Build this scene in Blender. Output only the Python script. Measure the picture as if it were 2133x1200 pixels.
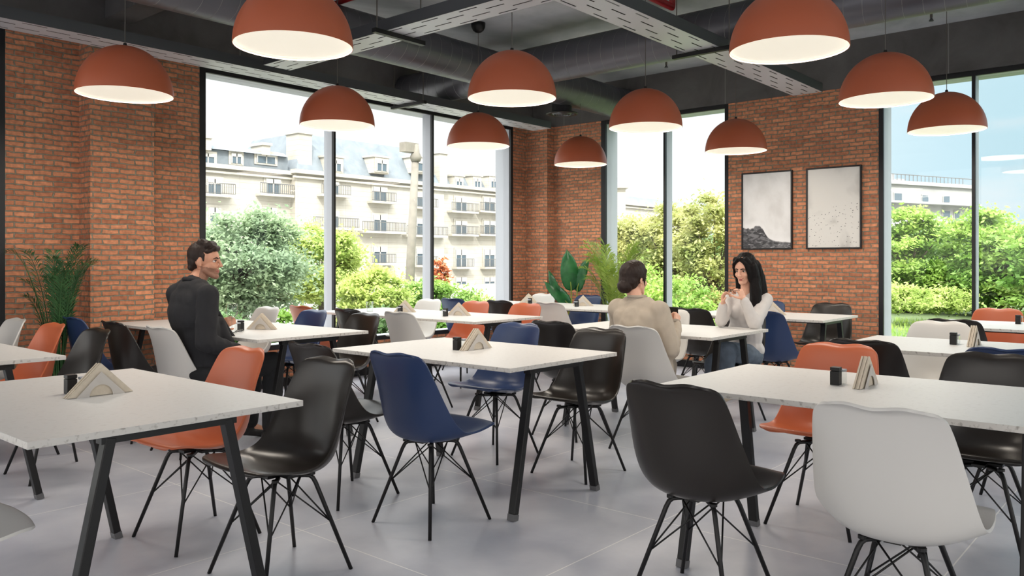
import bpy, bmesh, math, random
import numpy as np
from mathutils import Vector, Matrix, noise as mnoise

for _o in list(bpy.data.objects):
    bpy.data.objects.remove(_o, do_unlink=True)
random.seed(7)
SC = bpy.context.scene
COL = SC.collection
PI = math.pi

# ------------------------------------------------------------------ camera
YAW = math.radians(40.647)
FPX = 1693.0
cam_d = bpy.data.cameras.new('camera')
cam_d.sensor_width = 36.0
cam_d.lens = FPX / 2133.0 * 36.0
cam_d.shift_y = -55.5 / 2133.0
cam_d.clip_end = 500
cam = bpy.data.objects.new('camera', cam_d)
COL.objects.link(cam)
cam.location = (0, 0, 1.25)
cam.rotation_euler = (PI / 2, 0, YAW - PI / 2)
SC.camera = cam

# ------------------------------------------------------------------ exposure
SC.view_settings.view_transform = 'Standard'
SC.view_settings.look = 'None'
SC.view_settings.gamma = 1
SC.view_settings.use_curve_mapping = False
SC.view_settings.exposure = 0.30

# ------------------------------------------------------------------ sky
SKY_SUNSIDE = 1.7      # brightness of the sky round the sun, behind the camera
SKY_WHITE = 1.04       # hazy sky beyond the left windows
world = bpy.data.worlds.new('sky')
SC.world = world
world.use_nodes = True
wn = world.node_tree; wn.nodes.clear()
def wnode(t, **k):
    n = wn.nodes.new(t)
    for a, b in k.items(): setattr(n, a, b)
    return n
wout = wnode('ShaderNodeOutputWorld'); wbg = wnode('ShaderNodeBackground')
wtc = wnode('ShaderNodeTexCoord'); 
def wdot(v):
    n = wnode('ShaderNodeVectorMath', operation='DOT_PRODUCT'); n.inputs[1].default_value = v
    wn.links.new(wtc.outputs['Generated'], n.inputs[0]); return n.outputs['Value']
def wmap(src, a, b, c=0.0, d=1.0):
    n = wnode('ShaderNodeMapRange', interpolation_type='SMOOTHSTEP')
    n.inputs['From Min'].default_value = a; n.inputs['From Max'].default_value = b
    n.inputs['To Min'].default_value = c; n.inputs['To Max'].default_value = d
    wn.links.new(src, n.inputs['Value']); return n.outputs['Result']
def wmix(f, A, B):
    n = wnode('ShaderNodeMix', data_type='RGBA')
    wn.links.new(f, n.inputs['Factor'])
    for s, i in ((A, 6), (B, 7)):
        if isinstance(s, tuple): n.inputs[i].default_value = (*s, 1)
        else: wn.links.new(s, n.inputs[i])
    return n.outputs[2]
# pale haze towards the street, light blue towards the garden, bright round the sun behind the camera
side = wmap(wdot((0.92, -0.38, 0)), 0.55, 0.86)
w_noi = wnode('ShaderNodeTexNoise'); w_noi.inputs['Scale'].default_value = 3.2; w_noi.inputs['Detail'].default_value = 6
w_mp = wnode('ShaderNodeMapping'); w_mp.inputs['Scale'].default_value = (1, 1, 4.5)
wn.links.new(wtc.outputs['Generated'], w_mp.inputs[0]); wn.links.new(w_mp.outputs[0], w_noi.inputs[0])
cloud = wmap(w_noi.outputs['Fac'], 0.54, 0.70, 0, 0.6)
blue = wmix(cloud, (0.52, 0.72, 0.81), (0.78, 0.80, 0.82))
front = wmix(side, (SKY_WHITE * .97, SKY_WHITE, SKY_WHITE * 1.01), blue)
back = wmap(wdot((-0.70, -0.60, 0.38)), -0.25, 0.75)
sky = wmix(back, front, (SKY_SUNSIDE * 1.04, SKY_SUNSIDE, SKY_SUNSIDE * .95))
up = wmap(wdot((0, 0, 1)), 0.30, 0.8, 1.0, 4.6)
grd = wmap(wdot((0, 0, 1)), -0.02, 0.0)
sky2 = wmix(grd, (0.30, 0.30, 0.30), sky)
wn.links.new(sky2, wbg.inputs['Color']); wn.links.new(up, wbg.inputs['Strength'])
wn.links.new(wbg.outputs[0], wout.inputs['Surface'])

# ------------------------------------------------------------------ sun
sun_d = bpy.data.lights.new('sun', 'SUN'); sun_d.energy = 3.2; sun_d.angle = 0.02; sun_d.color = (1, .95, .86)
sun = bpy.data.objects.new('sun', sun_d); COL.objects.link(sun)
sun.rotation_euler = Vector((0.50, 0.52, -0.69)).to_track_quat('-Z', 'Y').to_euler()
sun.location = (0, 0, 12)

def portal(loc, direction, sx, sz):
    d = bpy.data.lights.new('window_portal', 'AREA'); d.shape = 'RECTANGLE'; d.size = sx; d.size_y = sz
    d.cycles.is_portal = True
    o = bpy.data.objects.new('window_portal', d); COL.objects.link(o); o.location = loc
    o.rotation_euler = Vector(direction).to_track_quat('-Z', 'Z').to_euler()
LAMP_W = 11.0

# ------------------------------------------------------------------ materials
def newmat(name):
    m = bpy.data.materials.new(name); m.use_nodes = True
    nt = m.node_tree; b = nt.nodes['Principled BSDF']
    return m, nt, b
def lin(c):
    return tuple(((x / 255) / 12.92 if x / 255 <= .04045 else ((x / 255 + .055) / 1.055) ** 2.4) for x in c)
def pmat(name, rgb, rough=.5, metal=0.0, spec=.5, coat=0.0, noise=None, bump=None, emit=None, sheen=0.0):
    """rgb in 0-255 sRGB; noise=(scale, amount); bump=(scale, strength)"""
    m, nt, b = newmat(name); c = lin(rgb)
    b.inputs['Base Color'].default_value = (*c, 1)
    b.inputs['Roughness'].default_value = rough; b.inputs['Metallic'].default_value = metal
    b.inputs['Specular IOR Level'].default_value = spec; b.inputs['Coat Weight'].default_value = coat
    if sheen: b.inputs['Sheen Weight'].default_value = sheen
    tc = nt.nodes.new('ShaderNodeTexCoord')
    if noise:
        n = nt.nodes.new('ShaderNodeTexNoise'); n.inputs['Scale'].default_value = noise[0]; n.inputs['Detail'].default_value = 5
        nt.links.new(tc.outputs['Object'], n.inputs['Vector'])
        mx = nt.nodes.new('ShaderNodeMix'); mx.data_type = 'RGBA'
        a = noise[1]
        mx.inputs[6].default_value = (*[max(0, x * (1 - a)) for x in c], 1)
        mx.inputs[7].default_value = (*[min(1, x * (1 + a)) for x in c], 1)
        mr = nt.nodes.new('ShaderNodeMapRange'); mr.inputs[1].default_value = .3; mr.inputs[2].default_value = .7
        nt.links.new(n.outputs['Fac'], mr.inputs[0]); nt.links.new(mr.outputs[0], mx.inputs[0])
        nt.links.new(mx.outputs[2], b.inputs['Base Color'])
    if bump:
        n = nt.nodes.new('ShaderNodeTexNoise'); n.inputs['Scale'].default_value = bump[0]; n.inputs['Detail'].default_value = 4
        nt.links.new(tc.outputs['Object'], n.inputs['Vector'])
        bp = nt.nodes.new('ShaderNodeBump'); bp.inputs['Strength'].default_value = bump[1]; bp.inputs['Distance'].default_value = .01
        nt.links.new(n.outputs['Fac'], bp.inputs['Height']); nt.links.new(bp.outputs[0], b.inputs['Normal'])
    if emit:
        b.inputs['Emission Color'].default_value = (*lin(emit[0]), 1); b.inputs['Emission Strength'].default_value = emit[1]
    return m

def brick_mat(name, c1, c2, mortar):
    m, nt, b = newmat(name); L = nt.links.new
    uv = nt.nodes.new('ShaderNodeTexCoord')
    nz = nt.nodes.new('ShaderNodeTexNoise'); nz.inputs['Scale'].default_value = 9; nz.inputs['Detail'].default_value = 2
    L(uv.outputs['UV'], nz.inputs['Vector'])
    sb = nt.nodes.new('ShaderNodeVectorMath'); sb.operation = 'SUBTRACT'; sb.inputs[1].default_value = (.5, .5, .5)
    L(nz.outputs['Color'], sb.inputs[0])
    scl = nt.nodes.new('ShaderNodeVectorMath'); scl.operation = 'MULTIPLY'; scl.inputs[1].default_value = (.045, .022, 0)
    L(sb.outputs[0], scl.inputs[0])
    ad = nt.nodes.new('ShaderNodeVectorMath'); L(uv.outputs['UV'], ad.inputs[0]); L(scl.outputs[0], ad.inputs[1])
    br = nt.nodes.new('ShaderNodeTexBrick')
    br.offset = .5; br.inputs['Scale'].default_value = 1
    br.inputs['Brick Width'].default_value = .138; br.inputs['Row Height'].default_value = .0420
    br.inputs['Mortar Size'].default_value = .0065; br.inputs['Mortar Smooth'].default_value = .35; br.inputs['Bias'].default_value = 0
    br.inputs['Color1'].default_value = (*lin(c1), 1); br.inputs['Color2'].default_value = (*lin(c2), 1)
    br.inputs['Mortar'].default_value = (*lin(mortar), 1)
    L(ad.outputs[0], br.inputs['Vector'])
    n2 = nt.nodes.new('ShaderNodeTexNoise'); n2.inputs['Scale'].default_value = 28; n2.inputs['Detail'].default_value = 6
    L(uv.outputs['UV'], n2.inputs['Vector'])
    mr = nt.nodes.new('ShaderNodeMapRange'); mr.inputs[1].default_value = .3; mr.inputs[2].default_value = .7
    mr.inputs[3].default_value = .72; mr.inputs[4].default_value = 1.22
    L(n2.outputs['Fac'], mr.inputs[0])
    mul = nt.nodes.new('ShaderNodeMix'); mul.data_type = 'RGBA'; mul.blend_type = 'MULTIPLY'; mul.inputs[0].default_value = 1
    L(br.outputs['Color'], mul.inputs[6]); L(mr.outputs[0], mul.inputs[7]); L(mul.outputs[2], b.inputs['Base Color'])
    inv = nt.nodes.new('ShaderNodeMath'); inv.operation = 'SUBTRACT'; inv.inputs[0].default_value = 1; L(br.outputs['Fac'], inv.inputs[1])
    m2 = nt.nodes.new('ShaderNodeMath'); m2.operation = 'MULTIPLY_ADD'; m2.inputs[1].default_value = .35
    L(n2.outputs['Fac'], m2.inputs[0]); L(inv.outputs[0], m2.inputs[2])
    bp = nt.nodes.new('ShaderNodeBump'); bp.inputs['Strength'].default_value = .9; bp.inputs['Distance'].default_value = .012
    L(m2.outputs[0], bp.inputs['Height']); L(bp.outputs[0], b.inputs['Normal'])
    b.inputs['Roughness'].default_value = .85
    return m

def concrete_mat(name, a, c, scale=1.3, seams=None, rough=.75, det=9, dist=.6, rv=1.0):
    m, nt, b = newmat(name); L = nt.links.new
    tc = nt.nodes.new('ShaderNodeTexCoord')
    n = nt.nodes.new('ShaderNodeTexNoise'); n.inputs['Scale'].default_value = scale; n.inputs['Detail'].default_value = det; n.inputs['Roughness'].default_value = .62; n.inputs['Distortion'].default_value = dist
    L(tc.outputs['Object'], n.inputs['Vector'])
    mr = nt.nodes.new('ShaderNodeMapRange'); mr.inputs[1].default_value = .32; mr.inputs[2].default_value = .68
    L(n.outputs['Fac'], mr.inputs[0])
    mx = nt.nodes.new('ShaderNodeMix'); mx.data_type = 'RGBA'
    mx.inputs[6].default_value = (*lin(a), 1); mx.inputs[7].default_value = (*lin(c), 1); L(mr.outputs[0], mx.inputs[0])
    col = mx.outputs[2]
    if seams:
        br = nt.nodes.new('ShaderNodeTexBrick'); br.offset = 0; br.inputs['Scale'].default_value = 1
        br.inputs['Brick Width'].default_value = seams[0]; br.inputs['Row Height'].default_value = seams[1]
        br.inputs['Mortar Size'].default_value = seams[2]; br.inputs['Mortar Smooth'].default_value = .4
        mp = nt.nodes.new('ShaderNodeMapping'); mp.inputs['Location'].default_value = (seams[3], seams[4], 0)
        L(tc.outputs['UV'], mp.inputs[0]); L(mp.outputs[0], br.inputs['Vector'])
        m3 = nt.nodes.new('ShaderNodeMix'); m3.data_type = 'RGBA'; L(br.outputs['Fac'], m3.inputs[0]); L(col, m3.inputs[6])
        m3.inputs[7].default_value = (*lin(seams[5]), 1); col = m3.outputs[2]
    L(col, b.inputs['Base Color'])
    bp = nt.nodes.new('ShaderNodeBump'); bp.inputs['Strength'].default_value = .12; bp.inputs['Distance'].default_value = .02
    L(n.outputs['Fac'], bp.inputs['Height']); L(bp.outputs[0], b.inputs['Normal'])
    r2 = nt.nodes.new('ShaderNodeMapRange'); r2.inputs[1].default_value = .3; r2.inputs[2].default_value = .7
    r2.inputs[3].default_value = rough - .07 * rv; r2.inputs[4].default_value = rough + .1 * rv
    L(n.outputs['Fac'], r2.inputs[0]); L(r2.outputs[0], b.inputs['Roughness'])
    return m

def speck_mat(name, base, speck, amount, scale):
    m, nt, b = newmat(name); L = nt.links.new
    tc = nt.nodes.new('ShaderNodeTexCoord')
    v = nt.nodes.new('ShaderNodeTexNoise'); v.inputs['Scale'].default_value = scale; v.inputs['Detail'].default_value = 3
    L(tc.outputs['Object'], v.inputs['Vector'])
    mr = nt.nodes.new('ShaderNodeMapRange'); mr.inputs[1].default_value = .55; mr.inputs[2].default_value = .70; mr.inputs[4].default_value = amount
    L(v.outputs['Fac'], mr.inputs[0])
    mx = nt.nodes.new('ShaderNodeMix'); mx.data_type = 'RGBA'; L(mr.outputs[0], mx.inputs[0])
    mx.inputs[6].default_value = (*lin(base), 1); mx.inputs[7].default_value = (*lin(speck), 1)
    L(mx.outputs[2], b.inputs['Base Color']); b.inputs['Roughness'].default_value = .42
    return m

def glass_mat(name, tint=(.96, .98, .97), refl=1.0, ior=1.5):
    m = bpy.data.materials.new(name); m.use_nodes = True; nt = m.node_tree; nt.nodes.clear()
    o = nt.nodes.new('ShaderNodeOutputMaterial'); mx = nt.nodes.new('ShaderNodeMixShader')
    t = nt.nodes.new('ShaderNodeBsdfTransparent'); t.inputs[0].default_value = (*tint, 1)
    g = nt.nodes.new('ShaderNodeBsdfGlossy'); g.inputs['Roughness'].default_value = .01
    lw = nt.nodes.new('ShaderNodeLayerWeight'); lw.inputs['Blend'].default_value = .5     # Schlick, the same from both sides
    pw = nt.nodes.new('ShaderNodeMath'); pw.operation = 'POWER'; pw.inputs[1].default_value = 5
    k = nt.nodes.new('ShaderNodeMath'); k.operation = 'MULTIPLY_ADD'; k.inputs[1].default_value = .9 * refl; k.inputs[2].default_value = .03 * refl; k.use_clamp = True
    nt.links.new(lw.outputs['Facing'], pw.inputs[0]); nt.links.new(pw.outputs[0], k.inputs[0])
    nt.links.new(k.outputs[0], mx.inputs[0])
    nt.links.new(t.outputs[0], mx.inputs[1]); nt.links.new(g.outputs[0], mx.inputs[2]); nt.links.new(mx.outputs[0], o.inputs[0])
    return m

def leaf_mat(name, ca, cb, trans=.4, scale=2.0, rough=.5):
    m = bpy.data.materials.new(name); m.use_nodes = True; nt = m.node_tree; nt.nodes.clear(); L = nt.links.new
    o = nt.nodes.new('ShaderNodeOutputMaterial')
    tc = nt.nodes.new('ShaderNodeTexCoord'); n = nt.nodes.new('ShaderNodeTexNoise'); n.inputs['Scale'].default_value = scale; n.inputs['Detail'].default_value = 4
    L(tc.outputs['Object'], n.inputs['Vector'])
    mr = nt.nodes.new('ShaderNodeMapRange'); mr.inputs[1].default_value = .35; mr.inputs[2].default_value = .65; L(n.outputs['Fac'], mr.inputs[0])
    mx = nt.nodes.new('ShaderNodeMix'); mx.data_type = 'RGBA'; L(mr.outputs[0], mx.inputs[0])
    mx.inputs[6].default_value = (*lin(ca), 1); mx.inputs[7].default_value = (*lin(cb), 1)
    p = nt.nodes.new('ShaderNodeBsdfPrincipled'); p.inputs['Roughness'].default_value = rough; L(mx.outputs[2], p.inputs['Base Color'])
    tr = nt.nodes.new('ShaderNodeBsdfTranslucent'); L(mx.outputs[2], tr.inputs[0])
    ms = nt.nodes.new('ShaderNodeMixShader'); ms.inputs[0].default_value = trans
    L(p.outputs[0], ms.inputs[1]); L(tr.outputs[0], ms.inputs[2]); L(ms.outputs[0], o.inputs[0])
    return m

M = {}
M['brick'] = brick_mat('brick', (214, 143, 105), (172, 109, 79), (136, 126, 108))
M['concrete'] = concrete_mat('dark_concrete', (74, 71, 70), (98, 96, 95), 2.2, (2.3, 3.0, .006, .4, .5, (120, 118, 116)))
M['slab'] = concrete_mat('ceiling_concrete', (134, 138, 142), (186, 189, 193), .9)
M['floor'] = concrete_mat('floor_tile', (174, 178, 191), (203, 205, 213), 1.5, (1.2, 1.2, .0035, -1.03, -.8, (232, 232, 232)), rough=.30, det=5, dist=.15, rv=.3)
M['black'] = pmat('black_steel', (17, 16, 17), .45, 0, .4)
M['frame'] = pmat('anthracite_frame', (28, 28, 31), .45, 0, .4)
M['alu'] = pmat('grey_aluminium', (176, 180, 188), .5, 0, .5)
M['glass'] = glass_mat('window_glass', (.975, .985, .982), .42)
M['clear'] = glass_mat('clear_glass', (.93, .95, .95), 1.6)
M['top'] = speck_mat('table_top', (222, 221, 218), (206, 204, 200), .5, 55)
M['edge'] = speck_mat('table_edge', (206, 202, 196), (142, 135, 128), .8, 62)
M['cap'] = pmat('grey_foot_cap', (92, 92, 94), .5)
M['white'] = pmat('white_shell', (208, 205, 200), .38)
M['orange'] = pmat('orange_shell', (188, 98, 62), .36)
M['navy'] = pmat('navy_shell', (42, 60, 98), .34)
M['dark'] = pmat('dark_shell', (37, 32, 28), .30)
M['lamp'] = pmat('terracotta_shade', (178, 92, 60), .42)
M['lampin'] = pmat('shade_inside', (240, 236, 226), .6, emit=((255, 247, 230), .2))
M['diff'] = pmat('lamp_diffuser', (240, 236, 226), .6, emit=((255, 244, 222), .40))
M['duct'] = None
M['tray'] = pmat('galvanised_tray', (200, 202, 208), .42, .35)
M['trayside'] = pmat('tray_side', (92, 94, 98), .4, .7)
M['red'] = pmat('red_pipe', (150, 30, 34), .4)
M['rod'] = pmat('threaded_rod', (110, 105, 100), .4, .8)
M['kraft'] = pmat('kraft_napkin', (206, 194, 176), .9, noise=(60, .06))
M['holder'] = pmat('grey_card_holder', (196, 190, 184), .8)
M['pot'] = pmat('grey_pot', (84, 82, 80), .7)
M['soil'] = pmat('soil', (52, 40, 32), .95)

def duct_mat():
    m, nt, b = newmat('spiral_duct'); L = nt.links.new
    b.inputs['Base Color'].default_value = (*lin((96, 96, 102)), 1); b.inputs['Metallic'].default_value = .6; b.inputs['Roughness'].default_value = .40
    return m
M['duct'] = duct_mat()
M['seam'] = pmat('duct_seam', (150, 148, 146), .4, .7)

# ------------------------------------------------------------------ mesh helpers
class MB:
    def __init__(s): s.v = []; s.f = []; s.m = []; s.uv = []
    def quadify(s, vs, fs, mi=0, uvs=None):
        o = len(s.v); s.v += [tuple(p) for p in vs]
        for i, f in enumerate(fs):
            s.f.append(tuple(o + k for k in f)); s.m.append(mi)
            s.uv.append(uvs[i] if uvs else None)
    def box(s, x0, y0, z0, x1, y1, z1, mi=0, side=None, uvo=(0, 0)):
        vs = [(x, y, z) for z in (z0, z1) for y in (y0, y1) for x in (x0, x1)]
        fs = [(0, 2, 3, 1), (4, 5, 7, 6), (0, 1, 5, 4), (2, 6, 7, 3), (0, 4, 6, 2), (1, 3, 7, 5)]
        o = len(s.v); s.v += vs
        for k, f in enumerate(fs):
            s.f.append(tuple(o + i for i in f)); s.m.append(mi if (side is None or k < 2) else side)
            u = []
            for i in f:
                x, y, z = vs[i]
                u.append((x, y) if k < 2 else ((x + uvo[0], z) if k < 4 else (y + uvo[1], z)))
            s.uv.append(u)
        return s
    def cbox(s, c, sz, mi=0, rot=None):
        """box by centre, size and rotation matrix"""
        h = [q / 2 for q in sz]
        vs = [Vector((x, y, z)) for z in (-h[2], h[2]) for y in (-h[1], h[1]) for x in (-h[0], h[0])]
        if rot is not None: vs = [rot @ p for p in vs]
        vs = [p + Vector(c) for p in vs]
        s.quadify(vs, [(0, 2, 3, 1), (4, 5, 7, 6), (0, 1, 5, 4), (2, 6, 7, 3), (0, 4, 6, 2), (1, 3, 7, 5)], mi)
        return s
    def tube(s, pts, r, n=8, mi=0, closed=False, caps=True):
        pts = [Vector(p) for p in pts]; rs = r if isinstance(r, (list, tuple)) else [r] * len(pts)
        N = len(pts); o = len(s.v); up = None
        for i, p in enumerate(pts):
            t = (pts[min(i + 1, N - 1)] - pts[max(i - 1, 0)])
            if closed: t = pts[(i + 1) % N] - pts[i - 1]
            t.normalize()
            if up is None: up = Vector((0, 0, 1)) if abs(t.z) < .9 else Vector((1, 0, 0))
            a = t.cross(up).normalized(); b = a.cross(t).normalized(); up = b
            for k in range(n):
                an = 2 * PI * k / n
                s.v.append(tuple(p + (a * math.cos(an) + b * math.sin(an)) * rs[i]))
        for i in range(N if closed else N - 1):
            j = (i + 1) % N
            for k in range(n):
                k2 = (k + 1) % n
                s.f.append((o + i * n + k, o + i * n + k2, o + j * n + k2, o + j * n + k)); s.m.append(mi); s.uv.append(None)
        if caps and not closed:
            s.f.append(tuple(o + k for k in range(n))[::-1]); s.m.append(mi); s.uv.append(None)
            s.f.append(tuple(o + (N - 1) * n + k for k in range(n))); s.m.append(mi); s.uv.append(None)
        return s
    def lathe(s, prof, n=32, c=(0, 0, 0), mi=0):
        """prof: (radius, z) pairs"""
        o = len(s.v)
        for (r, z) in prof:
            for k in range(n):
                a = 2 * PI * k / n; s.v.append((c[0] + r * math.cos(a), c[1] + r * math.sin(a), c[2] + z))
        for i in range(len(prof) - 1):
            for k in range(n):
                k2 = (k + 1) % n
                s.f.append((o + i * n + k, o + i * n + k2, o + (i + 1) * n + k2, o + (i + 1) * n + k)); s.m.append(mi); s.uv.append(None)
        return s
    def bar(s, p, q, w, h, mi=0, up=(0, 0, 1)):
        p = Vector(p); q = Vector(q); t = (q - p).normalized(); a = t.cross(Vector(up)).normalized(); b = a.cross(t).normalized()
        vs = [e + a * (sx * w / 2) + b * (sy * h / 2) for e in (p, q) for sx, sy in ((-1, -1), (1, -1), (1, 1), (-1, 1))]
        s.quadify(vs, [(0, 1, 2, 3), (7, 6, 5, 4), (0, 4, 5, 1), (1, 5, 6, 2), (2, 6, 7, 3), (3, 7, 4, 0)], mi)
        return s
    def build(s, name, mats, parent=None, smooth=False, loc=None, bevel=0):
        me = bpy.data.meshes.new(name); me.from_pydata(s.v, [], s.f)
        if not isinstance(mats, (list, tuple)): mats = [mats]
        for m in mats: me.materials.append(m)
        if len(mats) > 1: me.polygons.foreach_set('material_index', s.m)
        if any(u is not None for u in s.uv):
            ul = me.uv_layers.new(name='UVMap'); li = 0
            for f, u in zip(s.f, s.uv):
                for k in range(len(f)):
                    if u is not None: ul.data[li].uv = u[k]
                    li += 1
        bm = bmesh.new(); bm.from_mesh(me); bmesh.ops.recalc_face_normals(bm, faces=bm.faces); bm.to_mesh(me); bm.free()
        if smooth:
            me.polygons.foreach_set('use_smooth', [True] * len(me.polygons))
            if smooth == 'auto':
                me.set_sharp_from_angle(angle=math.radians(35))
        me.update()
        o = bpy.data.objects.new(name, me); COL.objects.link(o)
        if loc: o.location = loc
        if parent: o.parent = parent
        if bevel:
            b = o.modifiers.new('bevel', 'BEVEL'); b.width = bevel; b.segments = 2; b.limit_method = 'ANGLE'
        return o

def tag(o, label, cat, group=None, kind=None):
    o['label'] = label; o['category'] = cat
    if group: o['group'] = group
    if kind: o['kind'] = kind
    return o
def struct(o):
    o['kind'] = 'structure'; return o
def thing(name, label, cat, loc=(0, 0, 0), rz=0, group=None):
    o = bpy.data.objects.new(name, None); COL.objects.link(o); o.location = loc; o.rotation_euler = (0, 0, rz)
    o.empty_display_size = .05
    return tag(o, label, cat, group)
def sempty(name, loc=(0, 0, 0)):
    o = bpy.data.objects.new(name, None); COL.objects.link(o); o.location = loc; o.empty_display_size = .05
    o['kind'] = 'structure'; return o
def copy_tree(o, parent=None):
    c = o.copy(); COL.objects.link(c)
    if parent: c.parent = parent
    for ch in list(o.children): copy_tree(ch, c)
    return c
def spline(P, n):
    """Catmull-Rom through rows of numbers"""
    P = [np.array(p, float) for p in P]; out = []
    K = len(P) - 1
    for i in range(n):
        t = i / (n - 1) * K; k = min(int(t), K - 1); f = t - k
        p0 = P[max(k - 1, 0)]; p1 = P[k]; p2 = P[k + 1]; p3 = P[min(k + 2, K)]
        out.append(.5 * ((2 * p1) + (-p0 + p2) * f + (2 * p0 - 5 * p1 + 4 * p2 - p3) * f * f + (-p0 + 3 * p1 - 3 * p2 + p3) * f ** 3))
    return out
# ================================================================== ROOM
YW, XW = 7.05, 8.65          # inner faces of the left and right walls
ZT, ZC = 3.05, 3.53          # top of brick / windows, ceiling
PL = .37                     # brick plinth below the glass
X0, Y0 = -5.0, -6.0

f = MB(); f.box(X0, Y0, -.15, XW + .3, YW + .3, 0); struct(f.build('floor', M['floor']))
f = MB(); f.box(X0, Y0, ZC, XW + .3, YW + .3, ZC + .3); struct(f.build('ceiling', M['slab']))

w = MB()                                              # left wall, brick
w.box(2.21, YW, 0, 2.75, YW + .3, ZT)
w.box(3.27, YW, 0, 3.80, YW + .3, ZT)
w.box(3.80, YW, 0, 8.23, YW + .3, PL)
w.box(8.23, YW, 0, XW, YW + .3, ZT)
w.box(2.75, 6.83, 0, 3.27, YW + .3, ZT, uvo=(.06, .03))
w.box(8.50, 6.68, 0, XW, YW, ZT, uvo=(.05, .02))
struct(w.build('wall_left', M['brick']))
w = MB()                                              # right wall, brick
w.box(XW, 5.92, 0, XW + .3, YW + .3, ZT)
w.box(XW, 2.54, 0, XW + .3, 4.17, ZT)
w.box(XW, 4.17, 0, XW + .3, 5.92, PL)
w.box(XW, Y0, 0, XW + .3, 2.54, PL)
struct(w.build('wall_right', M['brick']))
w = MB(); w.box(X0, YW - .02, ZT, XW + .3, YW + .3, ZC); struct(w.build('trim_1', M['concrete']))       # concrete beams over the windows
w = MB(); w.box(XW - .02, Y0, ZT, XW + .3, YW - .02, ZC); struct(w.build('trim_2', M['concrete']))
w = MB(); w.box(2.95, 5.3, 3.29, 3.17, YW - .02, ZC); struct(w.build('trim_3', M['concrete']))           # downstand beam
w = MB(); w.box(.6, YW, 0, 2.21, YW + .3, ZT); struct(w.build('trim_4', M['frame']))                     # dark panel at the left edge
w = MB(); w.box(2.21, YW - .012, 0, 2.75, YW, .08); w.box(3.27, YW - .012, 0, 8.50, YW, .08); w.box(2.75, 6.818, 0, 3.28, 6.83, .08)
struct(w.build('baseboard_left', M['frame']))
w = MB(); w.box(XW - .012, Y0, 0, XW, 6.68, .08); struct(w.build('baseboard_right', M['frame']))

def window(idx, axis, a0, a1, mull, z0=PL, z1=ZT, face=None, reveal=.10, wide0=.045, wide1=.045):
    """a window in wall 'y' (left wall) or 'x' (right wall); mull = (start, end) of each mullion"""
    root = sempty('window_%d' % idx)
    c = YW if axis == 'y' else XW
    def bx(mb, p0, p1, q0, q1, za, zb, mi=0):
        if axis == 'y': mb.box(p0, q0, za, p1, q1, zb, mi)
        else: mb.box(q0, p0, za, q1, p1, zb, mi)
    F0, F1, B1 = c - .005, c + .03, c + .27
    fr = MB(); al = MB()
    bx(fr, a0, a0 + wide0, F0, F1, z0, z1); bx(fr, a1 - wide1, a1, F0, F1, z0, z1)
    bx(fr, a0 + wide0, a1 - wide1, F0, F1, z1 - .05, z1); bx(fr, a0 + wide0, a1 - wide1, F0, F1, z0, z0 + .05)
    bx(al, a0, a0 + wide0, F1, B1, z0, z1); bx(al, a1 - wide1, a1, F1, B1, z0, z1)
    bx(al, a0 + wide0, a1 - wide1, F1, B1, z1 - .045, z1); bx(al, a0 + wide0, a1 - wide1, F1, B1, z0, z0 + .04)
    fr.build('window_frame', M['frame'], root, bevel=.003); al.build('window_reveal', M['alu'], root)
    edges = [a0 + wide0] + [x for m in mull for x in m] + [a1 - wide1]
    for (m0, m1) in mull:
        mm = MB(); bx(mm, m0, m1, F0, F1, z0 + .05, z1 - .05, 0); bx(mm, m0 + .004, m1 - .004, F1, c + .17, z0 + .04, z1 - .045, 1)
        mm.build('mullion', [M['frame'], M['alu']], root)
    for i in range(0, len(edges), 2):
        g = MB(); bx(g, edges[i], edges[i + 1], c + .125, c + .131, z0 + .04, z1 - .045)
        g.build('pane', M['glass'], root)
    return root
window(1, 'y', 3.80, 8.23, [(5.305, 5.332), (6.745, 6.772)], wide0=.06)
window(2, 'x', 4.17, 5.92, [(4.985, 5.012)], wide1=.07)
window(3, 'x', -5.9, 2.54, [(1.675, 1.705), (.84, .87), (-.02, .02), (-1.2, -1.16), (-2.4, -2.36), (-3.6, -3.56)])

portal((6.0, YW + .35, 1.7), (0, -1, 0), 4.4, 2.7)
portal((XW + .35, 5.05, 1.7), (-1, 0, 0), 1.7, 2.7)
portal((XW + .35, -1.7, 1.7), (-1, 0, 0), 8.4, 2.7)
portal((X0, .5, 1.75), (1, 0, 0), 13, 3.5)
portal((1.8, Y0, 1.75), (0, 1, 0), 13.5, 3.5)

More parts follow.
